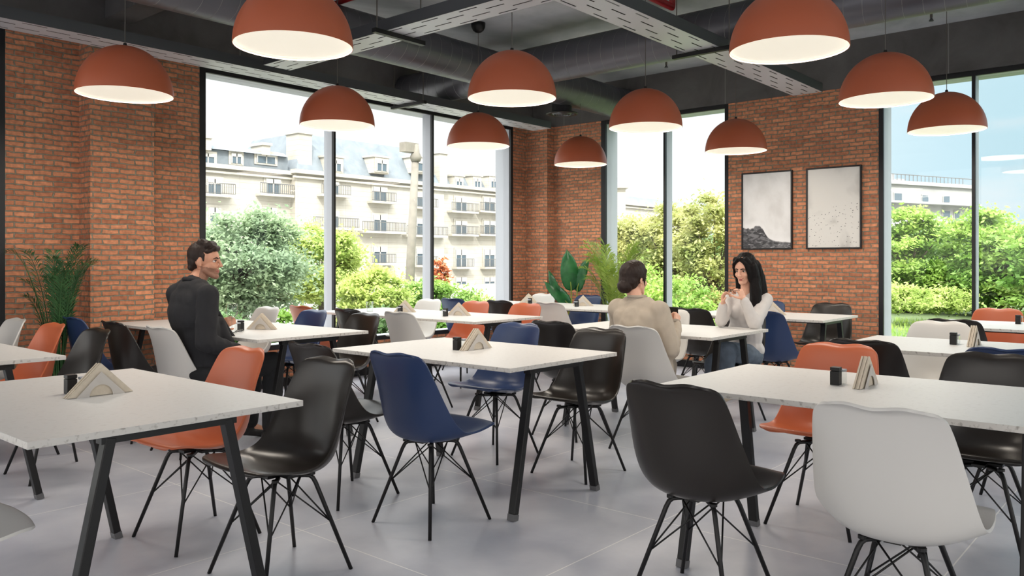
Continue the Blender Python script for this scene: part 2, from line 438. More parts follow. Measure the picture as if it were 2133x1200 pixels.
# ================================================================== TABLES
CX = [1.28, 3.32, 5.34, 7.36]
ROW = {'A': (.36, 1.71), 'B': (2.475, 3.825), 'C': (4.6, 6.8)}
def make_table(x, row, label, W=.90):
    y0, y1 = ROW[row]; L = y1 - y0; yc = (y0 + y1) / 2
    t = thing('dining_table', label, 'table', (x, yc, 0), 0, 'white dining tables with black legs')
    m = MB(); m.box(-W / 2, -L / 2, .729, W / 2, L / 2, .75, 0, 1); m.build('tabletop', [M['top'], M['edge']], t, bevel=.0015)
    fr = MB()
    for sy in (-1, 1):
        ye = sy * (L / 2 - .085)
        fr.box(-.225, ye - .02, .695, .225, ye + .02, .729)
    for sx in (-1, 1):
        fr.box(sx * .15 - .015, -L / 2 + .105, .70, sx * .15 + .015, L / 2 - .105, .729)
    fr.build('frame', M['black'], t)
    for sx in (-1, 1):
        for sy in (-1, 1):
            ye = sy * (L / 2 - .085)
            top = Vector((sx * .195, ye, .712)); bot = Vector((sx * .34, ye + sy * .01, .03)); g = Vector((sx * .3465, ye + sy * .0105, 0))
            lg = MB(); lg.bar(top, bot, .042, .032, up=(sx, 0, .2)); lo = lg.build('leg', M['black'], t, bevel=.003)
            ca = MB(); ca.bar(bot, g, .044, .034, up=(sx, 0, .2)); ca.build('foot_cap', M['cap'], lo)
    return t
TABLES = [
 (0, 'C', 'white table cut by the left edge of the photo, near the tall green palm'),
 (0, 'B', 'large white table in the left foreground, with kraft napkin holder'),
 (1, 'B', 'white table in the middle foreground, navy chair at its near corner'),
 (1, 'A', 'large white table in the right foreground, a white chair before it'),
 (1, 'C', 'white table where the man in the dark jacket sits'),
 (2, 'C', 'long white table before the street window, a drinking glass on it'),
 (2, 'B', 'white table between the two women'),
 (2, 'A', 'white table behind the right foreground one, cut by the right edge'),
 (3, 'C', 'farthest white table, in front of the corner plants'),
 (3, 'B', 'white table beside the brick wall with the two framed pictures'),
 (3, 'A', 'farthest white table on the right, beside the garden window'),
]
for i, r, l in TABLES: make_table(CX[i], r, l)

# ================================================================== CHAIRS
def shell_bm(thick=.007):
    prof = [(.252, .458), (.238, .466), (.19, .459), (.12, .438), (.03, .414), (-.05, .402), (-.12, .408), (-.172, .436),
            (-.200, .488), (-.214, .555), (-.226, .64), (-.237, .72), (-.248, .787), (-.259, .814), (-.284, .825)]
    wid = [.205, .216, .228, .238, .242, .242, .240, .236, .230, .222, .212, .202, .190, .183, .178]
    edge = [(.228, .452), (.224, .462), (.187, .466), (.128, .459), (.064, .452), (.012, .455), (-.030, .470), (-.064, .498),
            (-.094, .540), (-.124, .596), (-.155, .660), (-.187, .728), (-.219, .790), (-.238, .814), (-.264, .822)]
    NV, NU = 48, 28
    rows = spline([(p[0], p[1], e_[0], e_[1], w_) for p, e_, w_ in zip(prof, edge, wid)], NV)
    m = MB()
    for j, (cx_, cz_, ex_, ez_, hw) in enumerate(rows):
        t = j / (NV - 1)
        if t < .14: hw *= math.sqrt(1 - ((.14 - t) / .14) ** 2 * .42)
        if t > .82: hw *= math.sqrt(1 - ((t - .82) / .18) ** 2.2 * .50)
        lip = max(0, (t - .78) / .22)
        for i in range(NU + 1):
            s = -1 + 2 * i / NU
            k = abs(s) ** 2.5
            z = cz_ * (1 - k) + ez_ * k + lip * .011 * math.exp(-((abs(s) - .64) / .42) ** 2)
            m.v.append((cx_ * (1 - k) + ex_ * k, s * hw, z))
    W = NU + 1
    for j in range(NV - 1):
        for i in range(NU):
            m.f.append((j * W + i, j * W + i + 1, (j + 1) * W + i + 1, (j + 1) * W + i)); m.m.append(0); m.uv.append(None)
    return m
def make_chair(mat):
    t = thing('moulded_chair', 'x', 'chair')
    sh = shell_bm().build('seat_shell', M[mat], t, smooth=True)
    so = sh.modifiers.new('thickness', 'SOLIDIFY'); so.thickness = .0095; so.offset = 0
    bv = sh.modifiers.new('edge', 'BEVEL'); bv.width = .0025; bv.segments = 2; bv.limit_method = 'ANGLE'; bv.angle_limit = 1.0
    hub = MB(); hub.cbox((-.005, 0, .394), (.16, .05, .012)); hub.cbox((-.005, 0, .394), (.05, .16, .012))
    for sx in (-1, 1):
        for sy in (-1, 1): hub.lathe([(0, .0), (.014, .0), (.014, .010), (0, .010)], 10, (sx * .085 - .005, sy * .085, .388))
    hub.build('seat_mount', M['black'], t)
    tops = {}
    for sx in (-1, 1):
        for sy in (-1, 1):
            c = Vector((sx * .088 - .003, sy * .088, .386)); foot = Vector((sx * .20, sy * .197, 0))
            inn = Vector((sx * .03, sy * .03, .386)); d = (foot - c).normalized(); h = (c - inn).normalized()
            pts = [inn, c - h * .03, c - h * .012 + d * .002, c + d * .012 - h * .003, c + d * .035, foot]
            MB().tube(pts, [.009] * 5 + [.008], 10).build('leg', M['black'], t, smooth=True)
            tops[(sx, sy)] = (c, foot)
    for (sx, sy), (c, foot) in tops.items():
        low = c.lerp(foot, .50)
        for other in ((-sx, sy), (sx, -sy)):
            oc = tops[other][0]
            top = Vector((oc.x * .62, oc.y * .62, .382))
            MB().tube([low, top], .0033, 6).build('wire_brace', M['black'], t, smooth=True)
    return t
PROTO = {}
# (column, side: -1 back towards the camera / +1 facing the camera, y, colour, label)
CH = [
 (0, -1, 2.83, 'white', 'white chair at the left edge, only its seat tip in the picture'),
 (0, 1, 3.49, 'orange', 'orange chair tucked under the left foreground table, far side'),
 (0, 1, 2.83, 'dark', 'large dark grey chair at the corner of the left foreground table'),
 (0, 1, 5.0, 'dark', 'shiny grey chair behind the left foreground table, between orange and navy ones'),
 (0, 1, 5.7, 'orange', 'orange chair at the table cut by the left edge'),
 (0, 1, 6.4, 'white', 'white chair at the far left edge beside the green palm'),
 (1, -1, 5.0, 'white', 'white chair on which the man in the jacket sits'),
 (1, -1, 5.7, 'dark', 'black chair left of the seated man'),
 (1, -1, 6.4, 'navy', 'navy chair in front of the green palm by the brick pilaster'),
 (1, 1, 5.0, 'dark', 'dark grey chair right of the man\'s table, nearest end'),
 (1, 1, 5.7, 'navy', 'navy chair across the man\'s table, middle seat'),
 (1, 1, 6.4, 'white', 'white chair across the man\'s table, nearest the street window'),
 (1, -1, 2.83, 'navy', 'navy blue chair in the centre foreground with its back to the camera'),
 (1, -1, 3.49, 'dark', 'black chair half hidden behind the large dark grey foreground chair'),
 (1, 1, 2.83, 'dark', 'brown grey chair at the right end of the middle foreground table'),
 (1, 1, 3.49, 'navy', 'navy chair at the far side of the middle foreground table'),
 (1, -1, 1.37, 'dark', 'black chair in the right foreground with its back to the camera'),
 (1, -1, .70, 'white', 'large white chair in the right foreground with its back to the camera'),
 (1, 1, 1.37, 'orange', 'orange chair across the right foreground table'),
 (1, 1, .70, 'dark', 'brown grey chair across the right foreground table, at the right edge'),
 (2, -1, 5.0, 'white', 'light grey white chair with its back to us, behind the middle foreground table'),
 (2, -1, 5.7, 'dark', 'black chair with its back to us at the table with the drinking glass'),
 (2, -1, 6.4, 'orange', 'orange red chair nearest the street window, mostly hidden by a navy one'),
 (2, 1, 5.0, 'orange', 'orange chair at the near right corner of the table before the street window'),
 (2, 1, 5.7, 'orange', 'orange chair facing us between the white and the black chairs by the window'),
 (2, 1, 6.4, 'white', 'white chair facing us in front of the tall street window mullion'),
 (2, -1, 3.49, 'dark', 'black chair with its back to us left of the white one the beige woman uses'),
 (2, -1, 2.83, 'white', 'white chair on which the woman in the beige jacket sits'),
 (2, 1, 3.49, 'white', 'white chair facing us right behind the hand of the beige jacketed woman'),
 (2, 1, 2.83, 'dark', 'brown grey chair on which the long haired woman sits'),
 (2, -1, 1.37, 'dark', 'black chair with its back to us right of the orange foreground chair'),
 (2, -1, .70, 'navy', 'navy chair with its back to us cut by the right edge'),
 (2, 1, 1.37, 'white', 'white chair facing us at the second table on the right'),
 (3, -1, 5.0, 'white', 'white chair with its back to us in front of the banana plant'),
 (3, -1, 5.7, 'dark', 'black chair with its back to us between two orange chairs far behind'),
 (3, -1, 6.4, 'navy', 'navy chair with its back to us, farthest by the street window'),
 (3, 1, 5.0, 'navy', 'blue chair mostly hidden behind the head of the beige jacketed woman'),
 (3, 1, 5.7, 'navy', 'blue chair facing us in the corner before the yellow green palm'),
 (3, 1, 6.4, 'white', 'white chair facing us in the brick corner, the farthest one'),
 (3, -1, 3.49, 'dark', 'black chair with its back to us between the two women'),
 (3, -1, 2.83, 'navy', 'navy chair with its back to us right of the long haired woman'),
 (3, 1, 3.49, 'navy', 'blue chair facing us behind the shoulder of the long haired woman'),
 (3, 1, 2.83, 'dark', 'dark grey chair against the brick wall under the framed pictures'),
 (3, -1, 1.37, 'dark', 'black chair with its back to us at the farthest right table'),
 (3, 1, 1.37, 'orange', 'orange chair facing us at the farthest right table by the garden window'),
]
GN = {'white': 'white moulded chairs', 'orange': 'orange moulded chairs', 'navy': 'blue moulded chairs', 'dark': 'dark moulded chairs'}
YFIX = {5.0: 5.11, 5.7: 5.79, 6.4: 6.49, 1.37: 1.41, .70: .735, 2.83: 2.845, 3.49: 3.51}
for c, sd, y, col, lab in CH:
    if col not in PROTO: t = PROTO[col] = make_chair(col)
    else: t = copy_tree(PROTO[col])
    t.location = (CX[c] + sd * .60, YFIX[y] + (.06 if c == 0 and y >= 5 else 0), 0); t.rotation_euler = (0, 0, 0 if sd < 0 else PI)
    t['label'] = lab; t['group'] = GN[col]

# ================================================================== TABLE ITEMS
def napkin_holder(x, y, ang, label):
    t = thing('napkin_holder', label, 'napkin holder', (x, y, .75), ang, 'triangular napkin holders on the tables')
    def tri(mb, y0, y1, w, h, z0=.0):
        v = [(-w, y0, z0), (w, y0, z0), (0, y0, z0 + h), (-w, y1, z0), (w, y1, z0), (0, y1, z0 + h)]
        mb.quadify(v, [(0, 1, 2), (5, 4, 3), (0, 3, 4, 1), (1, 4, 5, 2), (2, 5, 3, 0)])
    for k, (yy, sh_) in enumerate(((-.012, .003), (-.004, -.002), (.004, .003), (.012, -.003))):
        m = MB(); tri(m, yy, yy + .0065, .118, .118, .0015)
        m.v = [(a + sh_, b_, c_) for a, b_, c_ in m.v]
        m.build('napkin_stack', M['kraft'], t)
    for s in (-1, 1):
        # front and back card with a half-round opening at the foot
        y0 = s * .018; n = 14; R = .042
        out = [(-.088, 0), (0, .09), (.088, 0)]
        arc = [(R * math.cos(PI * i / n), R * math.sin(PI * i / n)) for i in range(n + 1)]
        ov = []
        for ax, az in arc:           # project the arc outwards on the triangle's two sides
            ang_ = math.atan2(az, ax); dx, dz = math.cos(ang_), math.sin(ang_)
            # side: x/.088 + z/.09 = 1
            tt = 1 / (abs(dx) / .088 + dz / .09); ov.append((dx * tt, dz * tt))
        m = MB(); vs = []
        for (a, b_), (c_, d_) in zip(arc, ov):
            for yy in (y0, y0 + s * .002): vs += [(a, yy, b_), (c_, yy, d_)]
        fs = []
        for i in range(n):
            o = i * 4
            fs += [(o, o + 1, o + 5, o + 4), (o + 2, o + 6, o + 7, o + 3), (o, o + 4, o + 6, o + 2), (o + 1, o + 3, o + 7, o + 5)]
        fs += [(0, 2, 3, 1), (n * 4, n * 4 + 1, n * 4 + 3, n * 4 + 2)]
        m.quadify(vs, fs); m.build('card_side', M['holder'], t)
    return t
def shakers(x, y, lab, lab2, dx=.045):
    t = thing('pepper_shaker', lab, 'shaker', (x, y, .75), 0, 'square black shakers')
    MB().box(-.018, -.018, 0, .018, .018, .056).build('body', M['black'], t, bevel=.002)
    MB().box(-.018, -.018, .0575, .018, .018, .072).build('lid', M['black'], t, bevel=.002)
    t = thing('salt_shaker', lab2, 'shaker', (x + dx, y - .008, .75), 0, 'square clear shakers')
    MB().box(-.016, -.016, 0, .016, .016, .05).build('body', M['clear'], t, bevel=.002)
    MB().box(-.016, -.016, .0505, .016, .016, .06).build('lid', M['alu'], t, bevel=.002)
ITEMS = [  # holder x, y, angle, shaker x, y, where
 (1.30, 3.15, 0, 1.245, 3.27, 'on the left foreground table'),
 (3.375, 3.165, 0, 3.28, 3.225, 'on the middle foreground table'),
 (3.40, 1.045, .02, 3.355, 1.15, 'on the right foreground table'),
 (3.335, 5.29, -1.05, 3.19, 5.33, 'on the table of the seated man'),
 (5.39, 6.02, -1.15, 5.25, 5.93, 'beside the drinking glass before the street window'),
 (5.38, 5.27, -1.15, 5.22, 5.28, 'on the near half of the table before the street window'),
 (7.44, 6.13, -1.2, 7.30, 5.99, 'on the farthest table, left half'),
 (7.43, 5.33, -1.2, 7.27, 5.30, 'on the farthest table, right half'),
 (5.45, 1.06, 0, 5.44, 1.17, 'on the second table from the right foreground'),
 (7.36, 3.10, -1.2, 7.22, 3.16, 'behind the long haired woman by the brick wall'),
]
for x, y, a, sx, sy, wh in ITEMS:
    napkin_holder(x, y, a, 'triangular napkin holder ' + wh)
    if x < 7.3 or y > 5: shakers(sx, sy, 'square black shaker ' + wh, 'small clear square shaker ' + wh, .045 if y < 4 else -.03)
shakers(7.55, 1.16, 'square black shaker on the farthest right table', 'small clear square shaker on the farthest right table')

g = thing('drinking_glass', 'empty clear tumbler on the table before the street window', 'glass', (5.22, 6.35, .75))
MB().lathe([(0, .004), (.030, .004), (.036, .10), (.0375, .10), (.0315, 0), (0, 0)], 20).build('bowl', M['clear'], g, smooth=True)
g = thing('folded_spectacles', 'small folded spectacles lying on the man\'s table', 'spectacles', (3.06, 5.16, .75), .5)
MB().tube([(-.06, .0, .006), (.0, .01, .008), (.06, 0, .006)], .003, 6).build('temple_arm', M['black'], g)
MB().tube([(-.06, -.012, .008), (.0, -.004, .022), (.065, -.01, .008)], .0025, 6).build('temple_arm', M['black'], g)
MB().cbox((.045, -.004, .012), (.05, .004, .022)).build('lens', M['clear'], g)

# ================================================================== PENDANT LAMPS
LX = [2.42, 4.14, 5.80, 7.58]; LY = [1.68, 3.57, 5.40]
LMP = [
 (4.16, 1.67, 'large terracotta pendant lamp at the upper right, cut by the top edge'),
 (5.87, 1.68, 'terracotta pendant lamp in front of the garden window, left of the smaller one'),
 (7.57, 1.68, 'terracotta pendant lamp farthest right, before the blue sky'),
 (2.43, 3.56, 'largest terracotta pendant lamp at the upper left, cut by the top edge'),
 (4.17, 3.58, 'terracotta pendant lamp hanging in the centre, in front of the crossing ducts'),
 (5.80, 3.53, 'terracotta pendant lamp before the pale narrow window'),
 (7.61, 3.59, 'terracotta pendant lamp to the upper left of the wave picture'),
 (2.41, 5.44, 'terracotta pendant lamp in front of the left brick wall'),
 (4.08, 5.37, 'terracotta pendant lamp above the first street window mullion'),
 (5.69, 5.31, 'terracotta pendant lamp on a round ceiling cap, by the second street mullion'),
 (7.52, 5.43, 'smallest terracotta pendant lamp, in front of the brick corner'),
]
def make_lamp():
    t = thing('pendant_lamp', 'x', 'lamp', (0, 0, 0), 0, 'terracotta dome pendant lamps')
    n = 18; R, Hh = .30, .322
    out = [(R * math.cos(PI / 2 * i / n), Hh * math.sin(PI / 2 * i / n)) for i in range(n + 1)]
    inn = [(max((R - .004) * math.cos(PI / 2 * i / n), 0), (Hh - .004) * math.sin(PI / 2 * i / n)) for i in range(n + 1)]
    m = MB(); m.lathe(out, 56); m.lathe([out[0], inn[0]], 56)
    m.build('shade', M['lamp'], t, smooth='auto')
    MB().lathe(inn, 48).build('shade_lining', M['lampin'], t, smooth=True)
    MB().lathe([(0, .012), (.292, .012), (.292, .016), (0, .016)], 48).build('diffuser', M['diff'], t)
    MB().lathe([(0, Hh - .002), (.014, Hh - .002), (.010, Hh + .02), (0, Hh + .022)], 14).build('cable_grip', M['black'], t, smooth='auto')
    MB().tube([(0, 0, Hh + .01), (0, 0, ZC - 2.35 - .03)], .0028, 6).build('cable', M['rod'], t)
    MB().lathe([(0, ZC - 2.35), (.068, ZC - 2.35), (.066, ZC - 2.39), (.052, ZC - 2.42), (.028, ZC - 2.438), (0, ZC - 2.444)][::-1], 24).build('ceiling_cap', M['black'], t, smooth=True)
    d = bpy.data.lights.new('lamp_light', 'AREA'); d.shape = 'DISK'; d.size = .57; d.energy = LAMP_W; d.color = (1, .90, .78)
    o = bpy.data.objects.new('lamp_light', d); COL.objects.link(o); o.location = (0, 0, .008); o.parent = t
    return t
lp = None
for x, y, lab in LMP:
    t = make_lamp() if lp is None else copy_tree(lp)
    lp = lp or t
    t.location = (x, y, 2.35); t['label'] = lab

# ================================================================== DUCTS, TRAYS, PIPES
def duct(name, p, q, r, label, step=.135, root=None):
    base = Vector(root.location) if root else Vector(p)
    root = root or thing(name, label, 'duct', p)
    off = Vector(p) - base
    p = Vector(p); q = Vector(q) - p; L = q.length; d = q.normalized()
    MB().tube([off, off + q], r, 40, caps=True).build('duct_tube', M['duct'], root, smooth='auto')
    a = d.cross(Vector((0, 0, 1))).normalized(); b = a.cross(d)
    m = MB(); turns = int(L / step); N = 28; pts = []
    for i in range(turns * N):
        an = 2 * PI * i / N
        pts.append(off + d * (i / N * step) + (a * math.cos(an) + b * math.sin(an)) * (r + .0005))
    m.tube(pts, .0013, 4); m.build('spiral_seam', M['seam'], root)
    return root
DZ = 3.20; DR = .186
dr = duct('air_duct', (-3.0, 5.53, DZ), (8.62, 5.53, DZ), DR, 'dark round spiral air ducts crossing under the ceiling')
duct('air_duct', (6.32, -4.5, DZ), (6.32, 7.02, DZ), DR, '', root=dr)
duct('air_duct', (6.55, .62, 3.10), (8.62, .62, 3.10), .17, 'short grey air duct in the upper right corner', .1)

vt = thing('ceiling_diffuser', 'round black air diffuser under the duct near the brick corner', 'vent', (7.41, 5.61, 2.93))
MB().lathe([(0, .14), (.115, .14), (.115, .02), (0, .02)], 32).build('neck', M['frame'], vt, smooth='auto')
MB().lathe([(.115, .022), (.18, .008), (.185, 0), (.14, -.004), (.13, .012)], 40).build('flange', M['frame'], vt, smooth=True)
for k, rr in enumerate((.118, .088, .058, .028)):
    MB().lathe([(rr, .012), (rr - .02, -.012), (rr - .024, -.012), (rr - .004, .014)], 32).build('louvre_ring', M['trayside'], vt, smooth=True)

def tray(axis, a0, a1, b0, b1, z, label, hangers=()):
    """perforated cable tray; slots are holes in the sheet"""
    L = a1 - a0; W = b1 - b0
    root = thing('cable_tray', label, 'cable tray', (a0, b0, z) if axis == 'x' else (b0, a0, z))
    def P(a, b, c): return (a, b, c) if axis == 'x' else (b, a, c)
    m = MB()
    rows = 4; cell = .36; slot = .16
    bs = [0]
    for r in range(rows):
        c = W * (r + .5) / rows + .0; bs += [c - .006, c + .006]
    bs += [W]
    for k in range(len(bs) - 1):
        isslot = k % 2 == 1; r = k // 2
        if not isslot:
            m.quadify([P(0, bs[k], 0), P(L, bs[k], 0), P(L, bs[k + 1], 0), P(0, bs[k + 1], 0)], [(0, 1, 2, 3)]); continue
        a = -(cell / 2) * (r % 2) ; cur = 0
        while a < L:
            s0, s1 = a + (cell - slot) / 2, a + (cell + slot) / 2
            s0c, s1c = min(max(s0, 0), L), min(max(s1, 0), L)
            if s0c > cur: m.quadify([P(cur, bs[k], 0), P(s0c, bs[k], 0), P(s0c, bs[k + 1], 0), P(cur, bs[k + 1], 0)], [(0, 1, 2, 3)])
            cur = max(cur, s1c); a += cell
        if cur < L: m.quadify([P(cur, bs[k], 0), P(L, bs[k], 0), P(L, bs[k + 1], 0), P(cur, bs[k + 1], 0)], [(0, 1, 2, 3)])
    m.build('perforated_base', M['tray'], root)
    for b in (0, W):
        s = MB(); lo, hi = (P(0, b - .0015, 0), P(L, b + .0015, .085)); s.box(min(lo[0], hi[0]), min(lo[1], hi[1]), 0, max(lo[0], hi[0]), max(lo[1], hi[1]), .085)
        i = .012 if b == 0 else -.012
        lo, hi = P(0, min(b, b + i), .083), P(L, max(b, b + i), .085); s.box(min(lo[0], hi[0]), min(lo[1], hi[1]), .083, max(lo[0], hi[0]), max(lo[1], hi[1]), .085)
        s.build('side_rail', M['trayside'], root)
    for k in range(5):  # unseen black cables added inside the tray so its slots look dark from below
        bb = W * (k + .7) / 5.4
        MB().tube([P(0.02, bb, .016), P(L - .05, bb, .016)], .012, 6).build('cable', M['black'], root)
    for h in hangers:
        hg = MB(); p0 = P(h - a0 - .02, -.11, -.035); p1 = P(h - a0 + .02, W + .11, -.004)
        hg.box(min(p0[0], p1[0]), min(p0[1], p1[1]), -.035, max(p0[0], p1[0]), max(p0[1], p1[1]), -.004)
        hb = hg.build('hanger_bar', M['black'], root)
        for b in (-.08, W + .08):
            MB().tube([P(h - a0, b, -.03), P(h - a0, b, ZC - z)], .005, 6).build('threaded_rod', M['rod'], hb)
    return root
tray('x', -2.0, 7.97, 6.20, 6.49, 2.90, 'long perforated metal cable tray along the street window wall', (5.73, 1.2))
tray('y', 3.15, 6.03, 3.82, 4.08, 2.90, 'perforated cable tray running away from the top centre to the left', (4.47,))
tray('x', 3.82, 7.97, 2.86, 3.15, 2.90, 'perforated cable tray running from the top centre towards the picture wall', (5.78,))
tag(MB().tube([(-2, 3.45, 3.40), (6.10, 3.45, 3.40), (6.10, 3.45, 3.52)], .03, 12).build('fire_pipe', M['red'], smooth='auto'), 'red sprinkler pipe under the ceiling seen past the central cable tray', 'pipe')
tag(MB().tube([(4.22, 3.60, 3.42), (4.22, 6.6, 3.42)], .022, 12).build('fire_pipe', M['red'], smooth='auto'), 'thin red pipe above the left branch of the cable tray', 'pipe')
for (x, y, lab) in ((8.0, 4.6, 'small sprinkler head above the pale narrow window'), (7.9, 3.2, 'small sprinkler head left of the hanging tray end'), (8.0, 1.9, 'small sprinkler head near the upper right corner')):
    s = thing('sprinkler_head', lab, 'sprinkler', (x, y, ZC), 0)
    MB().tube([(0, 0, 0), (0, 0, -.09)], .012, 8).build('stem', M['rod'], s)
    MB().lathe([(0, -.12), (.02, -.12), (.02, -.115), (.006, -.09), (0, -.09)], 12).build('deflector', M['trayside'], s)

# ================================================================== PICTURES
def picture(y0, y1, z0, z1, mat, label):
    t = thing('framed_picture', label, 'picture', (XW, (y0 + y1) / 2, (z0 + z1) / 2), 0, None)
    w, h = (y1 - y0) / 2, (z1 - z0) / 2
    m = MB(); b = .016
    m.box(-.03, -w, -h, -.002, w, -h + b); m.box(-.03, -w, h - b, -.002, w, h); m.box(-.03, -w, -h + b, -.002, -w + b, h - b); m.box(-.03, w - b, -h + b, -.002, w, h - b)
    m.build('picture_frame', M['frame'], t, bevel=.002)
    p = MB(); W_, H_ = w - b, h - b
    p.quadify([(-.018, W_, -H_), (-.018, -W_, -H_), (-.018, -W_, H_), (-.018, W_, H_)], [(0, 1, 2, 3)], 0, [[(0, 0), (1, 0), (1, 1), (0, 1)]])
    p.build('print', mat, t)
    MB().box(-.016, -W_, -H_, -.003, W_, H_).build('backing', M['frame'], t)
    return t
def print_mat(kind):
    m, nt, b = newmat('print_' + kind); L = nt.links.new; b.inputs['Roughness'].default_value = .35
    tc = nt.nodes.new('ShaderNodeTexCoord'); sp = nt.nodes.new('ShaderNodeSeparateXYZ'); L(tc.outputs['UV'], sp.inputs[0])
    def noise(scale, detail=6, dist=0.0, sx=1, sy=1):
        mp = nt.nodes.new('ShaderNodeMapping'); mp.inputs['Scale'].default_value = (sx, sy, 1); L(tc.outputs['UV'], mp.inputs[0])
        n = nt.nodes.new('ShaderNodeTexNoise'); n.inputs['Scale'].default_value = scale; n.inputs['Detail'].default_value = detail; n.inputs['Distortion'].default_value = dist
        L(mp.outputs[0], n.inputs['Vector']); return n.outputs['Fac']
    def mth(op, a, b_=None, c=None):
        n = nt.nodes.new('ShaderNodeMath'); n.operation = op
        for i, x in enumerate((a, b_, c)):
            if x is None: continue
            if isinstance(x, (int, float)): n.inputs[i].default_value = x
            else: L(x, n.inputs[i])
        return n.outputs[0]
    def mr(x, a, b_, c=0, d=1):
        n = nt.nodes.new('ShaderNodeMapRange'); n.interpolation_type = 'SMOOTHSTEP'
        L(x, n.inputs[0]); n.inputs[1].default_value = a; n.inputs[2].default_value = b_; n.inputs[3].default_value = c; n.inputs[4].default_value = d; return n.outputs[0]
    def mix(f_, A, B):
        n = nt.nodes.new('ShaderNodeMix'); n.data_type = 'RGBA'; L(f_, n.inputs[0])
        for s, i in ((A, 6), (B, 7)):
            if isinstance(s, tuple): n.inputs[i].default_value = (*lin(s), 1)
            else: L(s, n.inputs[i])
        return n.outputs[2]
    X, Y = sp.outputs[0], sp.outputs[1]
    paper = mix(mr(noise(3, 4), .35, .7), (222, 222, 223), (205, 204, 204))
    if kind == 'wave':
        cv = nt.nodes.new('ShaderNodeFloatCurve'); L(X, cv.inputs['Value'])
        c = cv.mapping.curves[0]; c.points[0].location = (0, .285); c.points[1].location = (1, .075)
        for q in ((.10, .275), (.22, .285), (.33, .305), (.41, .275), (.47, .20), (.55, .135), (.66, .10), (.84, .085)): c.points.new(*q)
        cv.mapping.update()
        edge = mth('ADD', cv.outputs[0], mth('MULTIPLY', mth('MULTIPLY_ADD', noise(14, 7, .5), .07, -.035), mr(X, .35, .5, 1, .25)))
        d = mth('SUBTRACT', edge, Y)
        water = mix(mr(noise(7, 8, 1.2, 1, 2.6), .42, .62), (52, 52, 56), (112, 112, 116))
        water = mix(mr(noise(9, 8, 1.0, 1, 7), .60, .72), water, (205, 205, 208))
        mist = mix(mr(d, -.10, .0, 0, .55), paper, (236, 236, 238))
        col = mix(mr(d, -.004, .016), mist, water)
    else:
        paper = mix(mr(noise(2.2, 3, .4), .5, .75), (216, 214, 210), (180, 178, 175))
        v = nt.nodes.new('ShaderNodeTexVoronoi'); v.inputs['Scale'].default_value = 19; v.inputs['Randomness'].default_value = 1
        mp = nt.nodes.new('ShaderNodeMapping'); mp.inputs['Scale'].default_value = (1, 2.1, 1); L(tc.outputs['UV'], mp.inputs[0]); L(mp.outputs[0], v.inputs['Vector'])
        dot = mr(v.outputs['Distance'], .13, .21, 1, 0)
        ok = mth('GREATER_THAN', mth('ADD', v.outputs['Color'], 0.0), .22)
        top = mr(mth('SUBTRACT', Y, mth('MULTIPLY', X, .20)), .40, .42, 1, 0)
        col = mix(mth('MULTIPLY', mth('MULTIPLY', dot, ok), top), paper, (70, 70, 72))
    L(col, b.inputs['Base Color'])
    return m
picture(3.42, 4.0, 1.38, 2.24, print_mat('wave'), 'black framed picture of a breaking wave on the brick wall')
picture(2.70, 3.27, 1.38, 2.24, print_mat('birds'), 'black framed picture of a flock of birds on the brick wall')

# ================================================================== PLANTS INSIDE
def pot(root, r=.16, h=.34):
    MB().lathe([(0, 0), (r * .78, 0), (r, h), (r - .015, h), (r - .02, h - .04), (0, h - .04)], 28).build('pot', M['pot'], root, smooth='auto')
    MB().lathe([(0, h - .045), (r - .02, h - .045), (r - .02, h - .035), (0, h - .03)], 20).build('soil', M['soil'], root)
def frond(rng, base, az, reach, height, droop, nleaf=34, ll=.17, lw=.011, tilt=.5):
    """one pinnate palm frond as vertices and faces: an arching midrib with narrow leaflets"""
    m = MB(); ca, sa = math.cos(az), math.sin(az); pts = []
    for i in range(16):
        t = i / 15
        r = reach * (t ** 1.35); z = height * (1 - (1 - t) ** 1.5) - droop * t ** 3
        pts.append(Vector(base) + Vector((ca * r, sa * r, z)))
    m.tube(pts, [.006 * (1 - .75 * i / 15) for i in range(16)], 5)
    sd = Vector((-sa, ca, 0))
    for k in range(nleaf):
        t = .30 + .70 * k / (nleaf - 1); f = t * 15; i = min(int(f), 14); p = pts[i].lerp(pts[i + 1], f - i)
        d = (pts[i + 1] - pts[i]).normalized()
        L = ll * (math.sin(PI * min(1, (t - .12) * 1.02)) ** .6 * .85 + .15) * rng.uniform(.85, 1.1)
        for s in (-1, 1):
            dr = (d * rng.uniform(.65, .95) + sd * s * rng.uniform(.7, 1.0) + Vector((0, 0, rng.uniform(.0, tilt)))).normalized()
            nrm = dr.cross(d).normalized(); wv = nrm.cross(dr).normalized() * lw
            mid = p + dr * L * .5 + Vector((0, 0, .004)); tip = p + dr * L - Vector((0, 0, L * rng.uniform(.05, .3)))
            o = len(m.v)
            m.quadify([p, mid + wv, tip, mid - wv], [(0, 1, 2, 3)])
    return m
def palm(name, x, y, nf, h, reach, mat, label, seed, ph=.34, nstem=5, ll=.17, lw=.011, azs=None):
    rng = random.Random(seed)
    t = thing(name, label, 'plant', (x, y, 0)); pot(t, .16, ph)
    for k in range(nf):
        az = rng.uniform(0, 2 * PI) if not azs else azs[k % len(azs)] + rng.uniform(-.25, .25)
        hh = h * rng.uniform(.72, 1.0); rr = reach * rng.uniform(.45, 1.0)
        b = (rng.uniform(-.04, .04), rng.uniform(-.04, .04), ph - .04)
        frond(rng, b, az, rr, hh - ph, rr * rng.uniform(.15, .45), ll=ll, lw=lw).build('frond', mat, t)
    return t
M['palmdark'] = leaf_mat('palm_dark', (44, 84, 50), (72, 116, 66), .25, 6)
M['palmlight'] = leaf_mat('palm_light', (128, 158, 62), (164, 184, 88), .35, 6)
